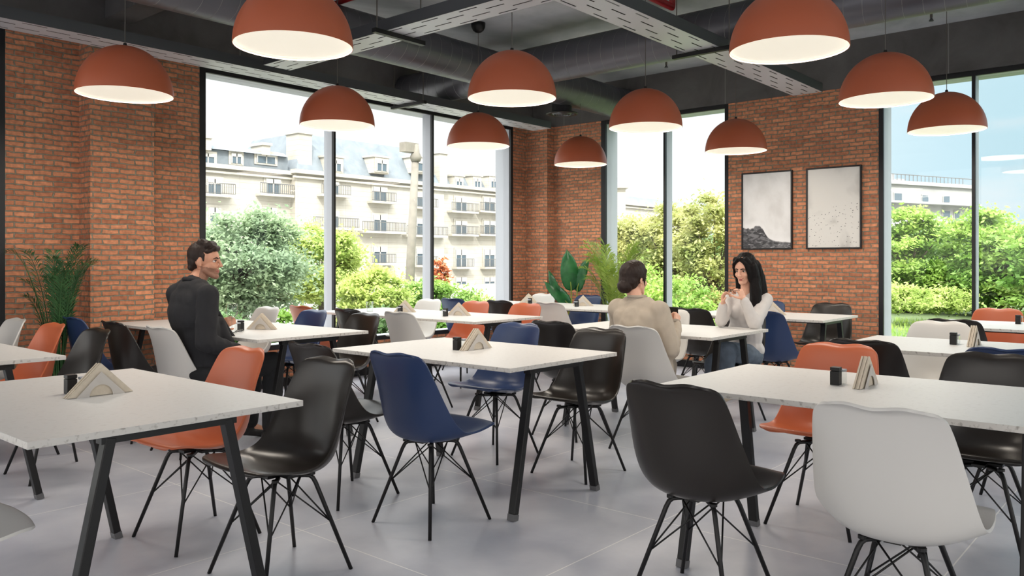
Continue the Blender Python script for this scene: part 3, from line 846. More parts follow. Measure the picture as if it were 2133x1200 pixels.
M['banana'] = leaf_mat('banana_leaf', (24, 84, 46), (46, 118, 62), .2, 7, .35)
palm('potted_palm', 2.42, 6.62, 20, 1.48, .30, M['palmdark'], 'dark green potted palm by the left brick pilaster', 5, ll=.13, lw=.0042, azs=[-1.2, -.4, .6, 1.4, 2.2, 3.0, 3.9, 4.6])
palm('potted_palm', 8.18, 5.40, 30, 1.62, .42, M['palmlight'], 'yellow green potted palm beside the narrow window', 11, ll=.16, lw=.007)
bp = thing('banana_plant', 'broad leaved potted plant in the far brick corner', 'plant', (8.18, 6.05, 0)); pot(bp, .17, .38)
def broad_leaf(base, stem_top, tip, width, normal, name='leaf'):
    base, stem_top, tip = Vector(base), Vector(stem_top), Vector(tip)
    MB().tube([base, base.lerp(stem_top, .5) + Vector((.01, 0, .01)), stem_top, stem_top.lerp(tip, .9)], [.011, .009, .007, .003], 8).build('stalk', M['palmlight'], bp, smooth=True)
    ax = tip - stem_top; nrm = Vector(normal).normalized(); sd = ax.cross(nrm).normalized(); m = MB(); N = 20; W = 8
    for i in range(N + 1):
        t = i / N; w = width * (math.sin(PI * min(1, t ** .8)) ** .55) * (1 if t < .995 else .2)
        c = stem_top + ax * t + nrm * (.06 * math.sin(PI * t) - .02)
        for j in range(W + 1):
            s = -1 + 2 * j / W
            rip = .006 * math.sin(t * 44 + abs(s) * 3) * abs(s)
            m.v.append(tuple(c + sd * s * w + nrm * (-.25 * w * abs(s) ** 1.4 + .018 * (1 - abs(s)) * 0 + rip) + ax.normalized() * (-.05 * abs(s))))
    for i in range(N):
        for j in range(W):
            m.f.append((i * (W + 1) + j, i * (W + 1) + j + 1, (i + 1) * (W + 1) + j + 1, (i + 1) * (W + 1) + j)); m.m.append(0); m.uv.append(None)
    o = m.build(name, M['banana'], bp, smooth=True); so = o.modifiers.new('t', 'SOLIDIFY'); so.thickness = .0015
cd = (-.75, -.65, .1)
broad_leaf((0, 0, .34), (.0, .0, .93), (-.01, .06, 1.42), .115, cd)
broad_leaf((.02, -.02, .34), (.05, -.06, .92), (.13, -.17, 1.33), .08, (-.9, -.2, .3))
broad_leaf((-.02, .02, .34), (-.02, .03, .72), (-.18, .30, 1.02), .10, (-.55, -.5, .7))
broad_leaf((-.01, .03, .34), (-.10, .14, .88), (-.12, .28, 1.16), .05, (-.9, -.2, .3))

# ================================================================== PEOPLE
def P_caps(p, q, r1, r2, n=14, seg=5):
    """tapered capsule"""
    p, q = Vector(p), Vector(q); ax = q - p; L = max(ax.length, 1e-5); d = ax / L
    up = Vector((0, 0, 1)) if abs(d.z) < .9 else Vector((1, 0, 0)); a = d.cross(up).normalized(); b = a.cross(d)
    rings = []
    for i in range(seg + 1):
        an = PI / 2 * (i / seg); rings.append((-r1 * math.cos(an), r1 * math.sin(an)))
    for i in range(seg + 1):
        an = PI / 2 * (i / seg); rings.append((L + r2 * math.sin(an), r2 * math.cos(an)))
    vs = []; fs = []
    for (h, r) in rings:
        r = max(r, 1e-5)
        for k in range(n):
            t = 2 * PI * k / n; vs.append(p + d * h + (a * math.cos(t) + b * math.sin(t)) * r)
    for i in range(len(rings) - 1):
        for k in range(n):
            k2 = (k + 1) % n; fs.append((i * n + k, i * n + k2, (i + 1) * n + k2, (i + 1) * n + k))
    fs.append(tuple(range(n))[::-1]); fs.append(tuple((len(rings) - 1) * n + k for k in range(n)))
    return vs, fs
def P_ell(c, r, rot=None, n=20, m=12):
    vs = []; fs = []; c = Vector(c)
    for i in range(m + 1):
        th = PI * i / m
        for k in range(n):
            ph = 2 * PI * k / n; st = max(math.sin(th), 1e-4)
            v = Vector((r[0] * st * math.cos(ph), r[1] * st * math.sin(ph), r[2] * math.cos(th)))
            if rot is not None: v = rot @ v
            vs.append(c + v)
    for i in range(m):
        for k in range(n):
            k2 = (k + 1) % n; fs.append((i * n + k, (i + 1) * n + k, (i + 1) * n + k2, i * n + k2))
    fs.append(tuple(range(n))); fs.append(tuple(m * n + k for k in range(n))[::-1])
    return vs, fs
def fuse(name, prims, voxel, smooth_it, mats, parent, post=None, facemat=None):
    """fuse overlapping solids into ONE continuous skin"""
    me = bpy.data.meshes.new(name); V = []; F = []
    for vs, fs in prims:
        o = len(V); V += [tuple(v) for v in vs]; F += [tuple(o + i for i in f) for f in fs]
    me.from_pydata(V, [], F)
    bm = bmesh.new(); bm.from_mesh(me); bmesh.ops.recalc_face_normals(bm, faces=bm.faces); bm.to_mesh(me); bm.free()
    ob = bpy.data.objects.new(name, me); COL.objects.link(ob)
    md = ob.modifiers.new('r', 'REMESH'); md.mode = 'VOXEL'; md.voxel_size = voxel; md.adaptivity = 0
    sm = ob.modifiers.new('s', 'SMOOTH'); sm.iterations = smooth_it; sm.factor = .5
    dg = bpy.context.evaluated_depsgraph_get(); dg.update()
    me2 = bpy.data.meshes.new_from_object(ob.evaluated_get(dg))
    ob.modifiers.clear(); ob.data = me2; bpy.data.meshes.remove(me); me2.name = name
    me2.materials.clear()
    for m in mats: me2.materials.append(m)
    if post:
        nr = [v.normal.copy() for v in me2.vertices]
        for v, n_ in zip(me2.vertices, nr): v.co = post(v.co, n_)
    if facemat:
        for p in me2.polygons: p.material_index = facemat(p.center)
    me2.polygons.foreach_set('use_smooth', [True] * len(me2.polygons)); me2.update()
    if parent: ob.parent = parent
    return ob
def wrinkle(amp, scale, seed=0, st=(1, 1, 1)):
    def f(co, n):
        p = Vector((co.x * st[0], co.y * st[1], co.z * st[2])) * scale + Vector((seed, seed * 1.7, 0))
        a = mnoise.noise(p); b = mnoise.noise(p * 2.3 + Vector((a * 2, 5, 1)))
        return co + n * amp * ((1 - abs(a) * 2.2) + b * .6)
    return f
def hand_prims(wrist, fdir, pnorm, thumb, k=1.0, curl=(35, 45, 30), spread=.05, tcurl=25, curls=None):
    """palm, four unequal curled fingers and a side thumb; thumb=+1/-1 picks the side"""
    w = Vector(wrist); f = Vector(fdir).normalized(); n = Vector(pnorm); n = (n - f * n.dot(f)).normalized(); s = f.cross(n).normalized() * thumb
    out = [P_caps(w - f * .03 * k, w + f * .012 * k, .024 * k, .025 * k)]
    for a, r in ((-.026, .0125), (-.010, .0145), (.008, .0148), (.024, .0135)):
        out.append(P_caps(w + f * .015 * k + s * a * .75 * k, w + f * .082 * k + s * a * k, r * k, (r - .002) * k))
    lens = [(.040, .025, .021, .024), (.045, .029, .022, .0085), (.043, .027, .021, -.0075), (.033, .021, .018, -.0235)]
    for i, (a, b, c, off) in enumerate(lens):
        cc = curls[i] if curls else curl
        p = w + f * (.088 - (0.006 if i == 3 else 0)) * k + s * off * k; d = (f + s * spread * (1.5 - i)).normalized(); ang = 0; r = (.0094, .0096, .0092, .0082)[i] * k
        for L, an, rr in ((a, cc[0], 1), (b, cc[1], .92), (c, cc[2], .82)):
            ang += math.radians(an); dd = (d * math.cos(ang) + n * math.sin(ang)); q = p + dd * L * k
            out.append(P_caps(p, q, r * rr, r * rr * .92, 10, 4)); p = q
    # thumb leaves the side of the palm near its base
    p = w + f * .022 * k + s * .026 * k; d = (f * .62 + s * .66 + n * .42).normalized()
    out.append(P_caps(p - s * .010 * k, p + d * .036 * k, .0135 * k, .0108 * k)); p = p + d * .036 * k
    d2 = (d * math.cos(math.radians(tcurl)) + (f * .5 + n * .75 - s * .35).normalized() * math.sin(math.radians(tcurl))).normalized()
    out.append(P_caps(p, p + d2 * .030 * k, .0105 * k, .0095 * k)); p = p + d2 * .030 * k
    d3 = (d2 + (f * .3 - s * .5 + n * .3) * .35).normalized(); out.append(P_caps(p, p + d3 * .024 * k, .0095 * k, .0080 * k))
    return out
def head_frame(c, yaw, pitch=0, roll=0, k=1.0):
    return Matrix.Translation(Vector(c)) @ Matrix.Rotation(yaw, 4, 'Z') @ Matrix.Rotation(pitch, 4, 'Y') @ Matrix.Rotation(roll, 4, 'X') @ Matrix.Scale(k, 4)
def xf(Mx, prims):
    return [([Mx @ Vector(v) for v in vs], fs) for vs, fs in prims]
def head_prims(male=True):
    j = 1.0 if male else .92
    P = [P_ell((-.012, 0, .035), (.096, .076, .094)), P_ell((.022, 0, .030), (.066, .066, .070)),
         P_ell((.028, 0, -.030), (.058, .060, .060)),
         P_caps((.012, .046 * j, -.050), (.058, .020 * j, -.088), .022, .019), P_caps((.012, -.046 * j, -.050), (.058, -.020 * j, -.088), .022, .019),
         P_ell((.070, 0, -.092), (.022, .026 * j, .020)), P_ell((.048, 0, -.062), (.040, .036, .034)),
         P_ell((.058, .034, -.024), (.026, .023, .024)), P_ell((.058, -.034, -.024), (.026, .023, .024)),
         P_caps((.076, .012, .030), (.066, .042, .030), .0105, .009), P_caps((.076, -.012, .030), (.066, -.042, .030), .0105, .009),
         P_caps((.086, 0, .022), (.104, 0, -.016), .0075, .0095), P_ell((.106, 0, -.022), (.012, .0105, .010)),
         P_ell((.098, .011, -.025), (.010, .007, .0075)), P_ell((.098, -.011, -.025), (.010, .007, .0075)),
         P_caps((.084, -.012, -.052), (.084, .012, -.052), .0065, .0065), P_caps((.082, -.011, -.065), (.082, .011, -.065), .0075, .0075),
         ]
    for s in (-1, 1):
        P += [P_ell((-.012, s * .078, .000), (.016, .007, .028), Matrix.Rotation(s * -.35, 3, 'Z') @ Matrix.Rotation(.15, 3, 'Y')),
              P_ell((-.004, s * .076, -.022), (.010, .007, .012))]
    return P
def head_post(Mx):
    inv = Mx.inverted()
    k = Mx.to_scale()[0]; R3 = Mx.to_3x3().normalized()
    fwd = R3 @ Vector((1, 0, 0))
    def f(co, n):
        q = inv @ co
        if q.x < 0 or q.z > .06 or q.z < -.09: return co
        for s in (-1, 1):
            d = math.hypot(q.y - s * .030, (q.z - .008) * 1.5)
            if d < .020: co = co - fwd * .009 * (1 - (d / .020) ** 2) * k
        if abs(q.y) < .024 and abs(q.z + .0585) < .004: co = co - fwd * .0035 * (1 - abs(q.z + .0585) / .004) * k
        return co
    return f
M['skin_m'] = pmat('skin_light', (206, 150, 122), .48, noise=(40, .05)); M['skin_w'] = pmat('skin_fair', (224, 172, 146), .45, noise=(40, .04))
M['stubble'] = pmat('skin_stubble', (150, 108, 88), .6, noise=(300, .25))
M['hair_b'] = pmat('brown_hair', (40, 27, 22), .55, spec=.3); M['hair_k'] = pmat('black_hair', (14, 10, 10), .55, spec=.15)
M['lips'] = pmat('lips', (176, 96, 88), .4); M['eyew'] = pmat('eye_white', (226, 222, 218), .25); M['iris'] = pmat('iris', (52, 36, 28), .2)
M['jacket'] = pmat('dark_jacket', (30, 30, 34), .85, noise=(25, .1)); M['jeans_k'] = pmat('black_jeans', (24, 25, 28), .85)
M['beige'] = pmat('beige_jacket', (180, 167, 151), .85, noise=(20, .05)); M['rib'] = pmat('ribbed_trim', (150, 140, 128), .9)
M['sweater'] = pmat('light_grey_top', (204, 199, 196), .85, noise=(30, .03)); M['denim'] = pmat('grey_denim', (98, 110, 124), .85, noise=(14, .18))
M['shoe'] = pmat('beige_shoe', (186, 172, 152), .7); M['shoek'] = pmat('black_shoe', (28, 27, 27), .5); M['phone'] = pmat('phone_black', (14, 14, 16), .2)

def face_parts(Mx, parent, male, brow):
    for s in (-1, 1):
        MBp = P_ell((.0680, s * .030, .008), (.0110, .0125, .0085)); o = fuse_raw('eye', xf(Mx, [MBp]), M['eyew'], parent)
        fuse_raw('iris', xf(Mx, [P_ell((.0770, s * .0300, .008), (.0030, .0058, .0062))]), M['iris'], o)
        fuse_raw('eyebrow', xf(Mx, [P_caps((.0885 if male else .087, s * .012, .026), (.084, s * .028, .031), .0036, .0038), P_caps((.084, s * .028, .031), (.070, s * .048, .025), .0038, .002)]), brow, parent)
        fuse_raw('eyelid', xf(Mx, [P_caps((.0805, s * .020, .0125), (.0815, s * .030, .0155), .0018, .0022), P_caps((.0815, s * .030, .0155), (.073, s * .043, .011), .0022, .0014)]), M['hair_k'], parent)
    e = .007 if not male else 0                      # lifted corners for the smile
    fuse_raw('lips', xf(Mx, [P_caps((.0885, -.008, -.0535), (.0885, .008, -.0535), .0038, .0038), P_caps((.0870, -.009, -.0630), (.0870, .009, -.0630), .0046, .0046),
                             P_caps((.0885, .008, -.054), (.0810, .023, -.0575 + e), .0038, .0018), P_caps((.0885, -.008, -.054), (.0810, -.023, -.0575 + e), .0038, .0018)]), M['lips'], parent)
def fuse_raw(name, prims, mat, parent):
    m = MB()
    for vs, fs in prims: m.quadify(vs, fs)
    return m.build(name, mat, parent, smooth=True)

def person(name, label, loc, rz, J, mats, male=True):
    """J: joints in the seated person's own frame (facing +X)"""
    skin = mats['skin']
    sh = J['head']; Mx = head_frame(*sh)
    neck0 = Mx @ Vector((-.022, 0, -.070)); chest = Vector(J['chest']); ls, rs = Vector(J['ls']), Vector(J['rs']); nb = (ls + rs) / 2 + Vector((-.004, 0, .035))
    k = 1.0 if male else .88
    pr = xf(Mx, head_prims(male))
    pr += [P_caps(neck0, nb, .054 * k, .058 * k), P_caps(ls, rs, .058 * k, .058 * k), P_ell(chest, (.095 * k, .145 * k, .16)),
           P_caps(chest, J['belly'], .10 * k, .105 * k), P_caps(J['belly'], J['hip'], .105 * k, .12 * k)]
    for sd in ('l', 'r'):
        S, E_, W_ = Vector(J[sd + 's']), Vector(J[sd + 'e']), Vector(J[sd + 'w'])
        pr += [P_caps(S, E_, .045 * k, .036 * k), P_caps(E_, W_, .037 * k, .024 * k)]
        h = J[sd + 'hand']; pr += hand_prims(W_, h[0], h[1], h[2], k * .98, *h[3:])
        H, K, A, T = [Vector(v) for v in J[sd + 'leg']]
        pr += [P_caps(H, K, .075 * k, .050 * k), P_caps(K, A, .050 * k, .034 * k), P_caps(A + Vector((0, 0, .0)), T, .034 * k, .026 * k)]
    def fm(c):
        if not male: return 0
        q = Mx.inverted() @ c
        if q.x > -.012 and -.125 < q.z < -.028 and abs(q.y) < .08 and not (q.x > .085 and q.z > -.045) and q.z < -.028 - max(0, (q.x - .0)) * .15 : return 1
        return 0
    post = head_post(Mx)
    body = fuse(name, pr, .0045, 3, [skin, M['stubble']] if male else [skin], None, post, fm)
    body.location = loc; body.rotation_euler = (0, 0, rz)
    tag(body, label, 'person')
    face_parts(Mx, body, male, mats['brow'])
    return body, Mx, k
def garment(name, prims, mat, parent, amp=.004, scale=9, seed=0, voxel=.008, sm=3, st=(1, 1, 1), cut=None):
    o = fuse(name, prims, voxel, sm, [mat], parent, wrinkle(amp, scale, seed, st))
    if cut:
        bm = bmesh.new(); bm.from_mesh(o.data)
        for co, no in cut:
            g = bm.verts[:] + bm.edges[:] + bm.faces[:]
            bmesh.ops.bisect_plane(bm, geom=g, plane_co=co, plane_no=no, clear_outer=True)
        bm.to_mesh(o.data); bm.free()
    return o
def arm_sleeve(J, sd, r0, r1, r2, cuff=.02):
    S, E_, W_ = Vector(J[sd + 's']), Vector(J[sd + 'e']), Vector(J[sd + 'w']); d = (W_ - E_).normalized()
    return [P_caps(S, E_, r0, r1), P_caps(E_, W_ - d * cuff, r1, r2)]
def leg_cloth(J, sd, r0, r1, r2):
    H, K, A, T = [Vector(v) for v in J[sd + 'leg']]; return [P_caps(H, K, r0, r1), P_caps(K, A + (K - A).normalized() * .04, r1, r2)]
def shoe(name, J, sd, mat, parent, k=1.0):
    H, K, A, T = [Vector(v) for v in J[sd + 'leg']]; d = (T - A); d = Vector((d.x, d.y, d.z)).normalized(); dn = Vector((0, 0, -1)); dn = (dn - d * dn.dot(d)).normalized()
    return fuse(name, [P_caps(A + dn * .01, A + dn * .035 - d * .02, .042 * k, .038 * k), P_caps(A + dn * .035 - d * .02, T + dn * .008 + d * .03, .036 * k, .033 * k)], .006, 2, [mat], parent)

# ---- man in the dark jacket
JM = dict(head=((.035, .035, 1.245), -.86, .03, 0, 1.0), chest=(-.055, 0, .90), belly=(-.045, 0, .70), hip=(-.03, 0, .55),
          ls=(-.065, .225, 1.035), rs=(-.065, -.175, 1.035), le=(.03, .30, .80), re=(-.10, -.215, .74), lw=(.175, .14, .815), rw=(.13, -.215, .665),
          lhand=((.60, -.62, .25), (.55, .75, .1), -1, (48, 62, 40), .03, 30), rhand=((.95, .2, -.25), (0, .1, -1), 1, (12, 18, 14), .05, 10),
          lleg=((-.02, .09, .53), (.44, .13, .555), (.42, .14, .09), (.55, .15, .035)), rleg=((-.02, -.09, .53), (.45, -.12, .555), (.43, -.12, .09), (.56, -.13, .035)))
ML = (2.72, 5.0, 0)
man, MX, _ = person('person', 'seated man in a dark jacket and black jeans looking right, holding a wine glass', ML, 0, JM, dict(skin=M['skin_m'], brow=M['hair_b']))
jk = [P_ell((-.06, .025, .91), (.13, .215, .17)), P_caps((-.065, -.175, 1.035), (-.065, .225, 1.035), .068, .068), P_caps((-.058, -.07, 1.09), (-.058, .12, 1.09), .052, .052), P_ell((-.060, .028, 1.075), (.085, .12, .06)), P_caps((-.055, .03, 1.07), (-.045, .032, 1.105), .074, .060), P_caps((-.058, .03, 1.085), (-.065, .20, 1.04), .062, .066), P_caps((-.058, .03, 1.085), (-.065, -.15, 1.04), .062, .066), P_ell((-.075, .025, .98), (.10, .20, .12)),
      P_ell((-.040, .02, .75), (.125, .185, .19)), P_ell((-.010, 0, .575), (.135, .165, .13)), P_caps((-.05, .11, .95), (-.02, .09, .62), .09, .10), P_caps((-.05, -.08, .95), (-.02, -.08, .62), .09, .10),
      P_caps((.06, .06, .82), (.11, .07, .60), .05, .055), P_caps((.06, -.08, .84), (.13, -.12, .64), .05, .05)] + arm_sleeve(JM, 'l', .068, .060, .042) + arm_sleeve(JM, 'r', .068, .062, .046)
garment('jacket', jk, M['jacket'], man, .0045, 13, 2, sm=12, st=(1, 1, .45))
cl = Vector((-.030, 0.030, 1.118))
ring = [cl + Vector((.066 * math.cos(a) - .010, .070 * math.sin(a), .020 * -math.cos(a))) for a in [math.radians(x) for x in range(40, 330, 18)]]
MB().tube(ring, .015, 8).build('jacket_collar', M['jacket'], man, smooth=True)
fuse('jacket_lapel', [P_caps((.075, .02, .98), (.17, -.02, .78), .012, .02), P_caps((.17, -.02, .78), (.20, -.06, .73), .02, .010), P_caps((.075, .05, .98), (.15, .05, .74), .012, .02)], .006, 2, [M['jacket']], man)
garment('jeans', leg_cloth(JM, 'l', .098, .072, .060) + leg_cloth(JM, 'r', .098, .072, .060) + [P_ell((-.02, 0, .535), (.14, .165, .085))], M['jeans_k'], man, .004, 12, 4)
shoe('shoe', JM, 'l', M['shoek'], man); shoe('shoe', JM, 'r', M['shoek'], man)
hr = [P_ell((-.030, 0, .050), (.090, .0800, .088)), P_ell((-.058, 0, .004), (.056, .068, .064)), P_caps((.030, .040, .112), (.030, -.040, .112), .030, .030), P_caps((.066, .030, .092), (.066, -.034, .092), .019, .021),
      P_caps((-.02, .03, .125), (-.02, -.03, .125), .028, .028), P_caps((.010, .072, .045), (.014, .0725, .008), .010, .005), P_caps((.010, -.072, .045), (.014, -.0725, .008), .010, .005),
      P_caps((-.078, .03, -.036), (-.078, -.03, -.036), .026, .026), P_caps((.035, .064, .07), (.055, .050, .08), .014, .014), P_caps((.035, -.064, .07), (.055, -.050, .08), .014, .014)]
o = fuse('hair', xf(MX, hr), .005, 2, [M['hair_b']], man, wrinkle(.0014, 70, 1, (1, 1, .25)))
gl = thing('wine_glass', 'empty wine glass held by the man in the dark jacket', 'glass', (2.965, 5.065, .835))
MB().lathe([(0, .022), (.018, .028), (.034, .05), (.040, .078), (.038, .105), (.033, .128), (.0318, .128), (.0368, .105), (.0388, .078), (.0328, .051), (.017, .030), (0, .025)], 24).build('bowl', M['clear'], gl, smooth=True)
MB().lathe([(0, -.074), (.034, -.074), (.034, -.072), (.005, -.066), (.0035, -.05), (.0035, .02), (0, .024)], 20).build('stem', M['clear'], gl, smooth=True)

# ---- woman in the beige jacket, seen from behind
JA = dict(head=((-.015, .128, 1.125), -.25, .05, .0, .93), chest=(-.06, .075, .80), belly=(-.05, .05, .63), hip=(-.04, .03, .54),
          ls=(-.055, .235, .925), rs=(-.055, -.085, .925), le=(.06, .30, .70), re=(-.045, -.155, .675), lw=(.22, .13, .845), rw=(.185, -.075, .835),
          lhand=((.8, -.35, .35), (.2, -.9, 0), 1, (45, 50, 35), .03, 25), rhand=((.72, .25, .62), (.25, .9, -.1), -1, (50, 60, 40), .03, 25),
          lleg=((-.02, .11, .51), (.34, .23, .52), (.31, .21, .09), (.43, .25, .035)), rleg=((-.02, -.02, .51), (.36, .09, .52), (.31, .08, .09), (.43, .10, .035)))
wa, MXA, _ = person('person', 'woman in a beige jacket seen from behind, dark hair in a low bun', (4.74, 2.83, 0), 0, JA, dict(skin=M['skin_w'], brow=M['hair_b']), False)
ja = [P_ell((-.06, .075, .82), (.12, .165, .15)), P_caps((-.055, -.085, .925), (-.055, .235, .925), .064, .064), P_caps((-.05, .0, .965), (-.05, .16, .965), .045, .045), P_ell((-.045, .05, .66), (.115, .165, .17)), P_caps((-.075, .16, .87), (-.045, .13, .58), .085, .085), P_caps((-.075, .075, .87), (-.055, .05, .58), .10, .10), P_caps((-.075, -.01, .87), (-.045, -.05, .58), .085, .085), P_caps((-.055, .08, .945), (-.045, .092, .975), .074, .058), P_caps((-.055, .085, .955), (-.055, .21, .925), .058, .062), P_caps((-.055, .085, .955), (-.055, -.06, .925), .058, .062), P_ell((-.02, .03, .545), (.125, .155, .11)),
      P_caps((-.06, -.115, .60), (-.05, -.15, .45), .06, .05)] + arm_sleeve(JA, 'l', .070, .064, .040, .03) + arm_sleeve(JA, 'r', .070, .064, .040, .03)
garment('jacket', ja, M['beige'], wa, .0055, 13, 7, sm=12, st=(1, 1, .5))
cA = Vector((-.043, .095, .996))
for dz, mt in ((0, 'beige'), (.011, 'rib'), (.019, 'beige')):
    MB().tube([cA + Vector((.055 * math.cos(a), .060 * math.sin(a), dz)) for a in [2 * PI * i / 20 for i in range(20)]], .0085, 8, closed=True).build('collar', M[mt], wa, smooth=True)
for sd in ('l', 'r'):
    E_, W_ = Vector(JA[sd + 'e']), Vector(JA[sd + 'w']); d = (W_ - E_).normalized()
    MB().tube([W_ - d * .05, W_ - d * .03, W_ - d * .012, W_], [.041, .040, .036, .032], 16).build('ribbed_cuff', M['rib'], wa, smooth=True)
garment('trousers', leg_cloth(JA, 'l', .088, .062, .05) + leg_cloth(JA, 'r', .088, .062, .05) + [P_ell((-.02, .03, .53), (.13, .16, .08))], M['beige'], wa, .004, 12, 3)
shoe('shoe', JA, 'l', M['shoe'], wa, .9); shoe('shoe', JA, 'r', M['shoe'], wa, .9)
ha = [P_ell((-.030, 0, .045), (.098, .092, .094)), P_ell((-.060, 0, -.005), (.066, .080, .078)), P_ell((-.092, .004, -.050), (.050, .062, .052)), P_ell((-.010, .0, .075), (.085, .080, .070)),
      P_caps((.01, .078, .05), (.0, .080, -.01), .014, .010), P_caps((.03, -.070, .07), (.018, -.082, -.015), .014, .006), P_caps((.018, -.082, -.015), (.028, -.078, -.05), .006, .003)]
fuse('hair', xf(MXA, ha), .005, 2, [M['hair_b']], wa, wrinkle(.0024, 60, 3, (1, 1, .3)))
ph = thing('smartphone', 'black smartphone held up by the woman in beige', 'phone', (5.02, 2.872, .897), .2)
MB().box(-.004, -.072, -.036, .004, .072, .036).build('phone_body', M['phone'], ph, bevel=.003)
MB().box(-.0045, -.068, -.033, -.0041, .068, .033).build('phone_screen', M['phone'], ph)

# ---- long haired woman facing the other one
JW = dict(head=((.035, .118, 1.185), -.06, .27, 0, .93), chest=(-.025, .105, .83), belly=(-.02, .09, .66), hip=(-.02, .07, .55),
          ls=(-.03, .255, .955), rs=(-.02, -.035, .955), le=(.215, .275, .795), re=(.235, .02, .80), lw=(.255, .215, .965), rw=(.275, .055, .925),
          lhand=((.28, -.30, .90), (-.2, -.9, -.1), 1, None, .03, 15, ((55, 55, 30), (62, 60, 35), (65, 62, 40), (68, 62, 40))),
          rhand=((.15, .10, .98), (-.1, .9, .1), -1, None, .05, 15, ((40, 50, 30), (58, 60, 35), (62, 60, 40), (60, 60, 40))),
          lleg=((-.02, .15, .52), (.42, .155, .60), (.455, .17, .30), (.55, .10, .235)), rleg=((-.02, .0, .52), (.42, .05, .50), (.49, .07, .09), (.61, .07, .035)))
ww, MXW, _ = person('person', 'smiling woman with long black hair in a light grey top, holding spectacles', (5.94, 2.83, 0), PI, JW, dict(skin=M['skin_w'], brow=M['hair_k']), False)
jw = [P_ell((-.025, .105, .84), (.105, .140, .15)), P_caps((-.03, .245, .955), (-.02, -.025, .955), .050, .050), P_caps((-.02, .05, .985), (-.02, .17, .985), .038, .038), P_ell((-.02, .095, .68), (.105, .140, .16)), P_ell((-.02, .08, .57), (.13, .165, .10)),
      P_ell((.045, .06, .85), (.055, .055, .06)), P_ell((.045, .16, .85), (.055, .055, .06))] + arm_sleeve(JW, 'l', .056, .050, .032, .01) + arm_sleeve(JW, 'r', .054, .048, .032, .01)
garment('knitted_top', jw, M['sweater'], ww, .004, 14, 11, sm=9, st=(1, 1, .5))
garment('jeans', leg_cloth(JW, 'l', .088, .066, .052) + leg_cloth(JW, 'r', .088, .064, .052) + [P_ell((-.01, .075, .535), (.13, .165, .085))], M['denim'], ww, .004, 13, 8)
shoe('shoe', JW, 'l', M['shoe'], ww, .9); shoe('shoe', JW, 'r', M['shoe'], ww, .9)
hw_ = [P_ell((-.028, 0, .048), (.093, .086, .092)), P_ell((-.055, 0, -.01), (.062, .078, .09)), P_caps((.04, .045, .10), (.022, .078, .03), .022, .018), P_caps((.04, -.045, .10), (.02, -.078, .03), .022, .016)]
hw_ += [P_caps((.060, .012, .105), (.066, .050, .070), .016, .014), P_caps((.066, .050, .070), (.050, .070, .015), .014, .013), P_caps((.060, -.012, .105), (.066, -.050, .070), .016, .014), P_caps((.066, -.050, .070), (.050, -.070, .015), .014, .013), P_caps((.062, .050, .060), (.058, .068, .0), .016, .018), P_caps((.058, .068, .0), (.052, .074, -.08), .018, .022), P_caps((.050, -.070, .015), (.03, -.076, -.05), .012, .012)]
hw2 = []
def strand(pts, rs): 
    return [P_caps(pts[i], pts[i + 1], rs[i], rs[i + 1]) for i in range(len(pts) - 1)]
I3 = MXW
def hp(x, y, z): return I3 @ Vector((x, y, z))
# curtain of hair down her left shoulder and back
hw2 += strand([hp(.015, .080, .03), hp(.020, .092, -.07), Vector((.055, .215, 1.03)), Vector((.075, .225, .92)), Vector((.085, .205, .83)), Vector((.08, .20, .79))], [.036, .040, .044, .042, .030, .010])
hw2 += strand([hp(-.05, .060, .02), hp(-.06, .075, -.08), Vector((-.035, .215, 1.02)), Vector((-.005, .235, .93)), Vector((.04, .225, .84))], [.050, .052, .050, .040, .022])
hw2 += strand([hp(-.08, .0, .02), hp(-.10, .0, -.10), Vector((-.115, .12, .98)), Vector((-.125, .11, .84))], [.055, .058, .052, .028])
hw2 += strand([hp(-.02, -.078, .02), hp(-.04, -.080, -.08), Vector((-.09, .03, .99)), Vector((-.11, .04, .88))], [.026, .030, .036, .022])
o = fuse('hair', xf(MXW, hw_) + hw2, .005, 3, [M['hair_k']], ww, wrinkle(.003, 50, 5, (1, 1, .12)))
sp = thing('spectacles', 'thin dark spectacles held in both hands of the long haired woman', 'spectacles', (5.635, 2.69, 1.035), 1.75)
for s in (-1, 1):
    lz = MB().tube([Vector((s * .032 + .024 * math.cos(a), 0, .018 * math.sin(a))) for a in [2 * PI * i / 18 for i in range(18)]], .0016, 6, closed=True).build('rim', M['black'], sp)
    MB().tube([(s * .056, 0, .005), (s * .05, .10, .002)], .0016, 6).build('temple_arm', M['black'], sp)
MB().tube([(-.008, 0, .004), (.008, 0, .004)], .0018, 6).build('bridge', M['black'], sp)

# ================================================================== OUTSIDE
GL = -1.6     # street level lies below the room's floor
M['grass'] = concrete_mat('grass', (66, 84, 52), (92, 108, 68), 3.0, rough=.9)
M['paving'] = concrete_mat('street_ground', (128, 128, 122), (150, 150, 146), 2.0)
g = MB(); g.box(XW + .3, -60, -.5, 90, 9.5, -.25); struct(g.build('garden_ground', M['grass']))
g = MB(); g.box(-40, YW + .35, GL - .2, 130, 150, GL); struct(g.build('street_ground', M['paving']))
M['leafA'] = leaf_mat('leaf_feathery', (122, 146, 116), (162, 182, 146), .5, .9)
M['leafB'] = leaf_mat('leaf_yellow_green', (150, 174, 92), (198, 212, 130), .5, .9)
M['leafC'] = leaf_mat('leaf_bright', (108, 150, 66), (168, 194, 100), .45, .8)
M['leafD'] = leaf_mat('leaf_olive', (138, 152, 90), (196, 196, 130), .45, .9)
M['leafE'] = leaf_mat('leaf_deep', (78, 112, 66), (120, 152, 96), .4, .9)
M['leafR'] = leaf_mat('leaf_reddish', (172, 92, 62), (196, 128, 84), .4, 1.2)
M['bark'] = pmat('bark', (92, 82, 72), .9, noise=(8, .2))
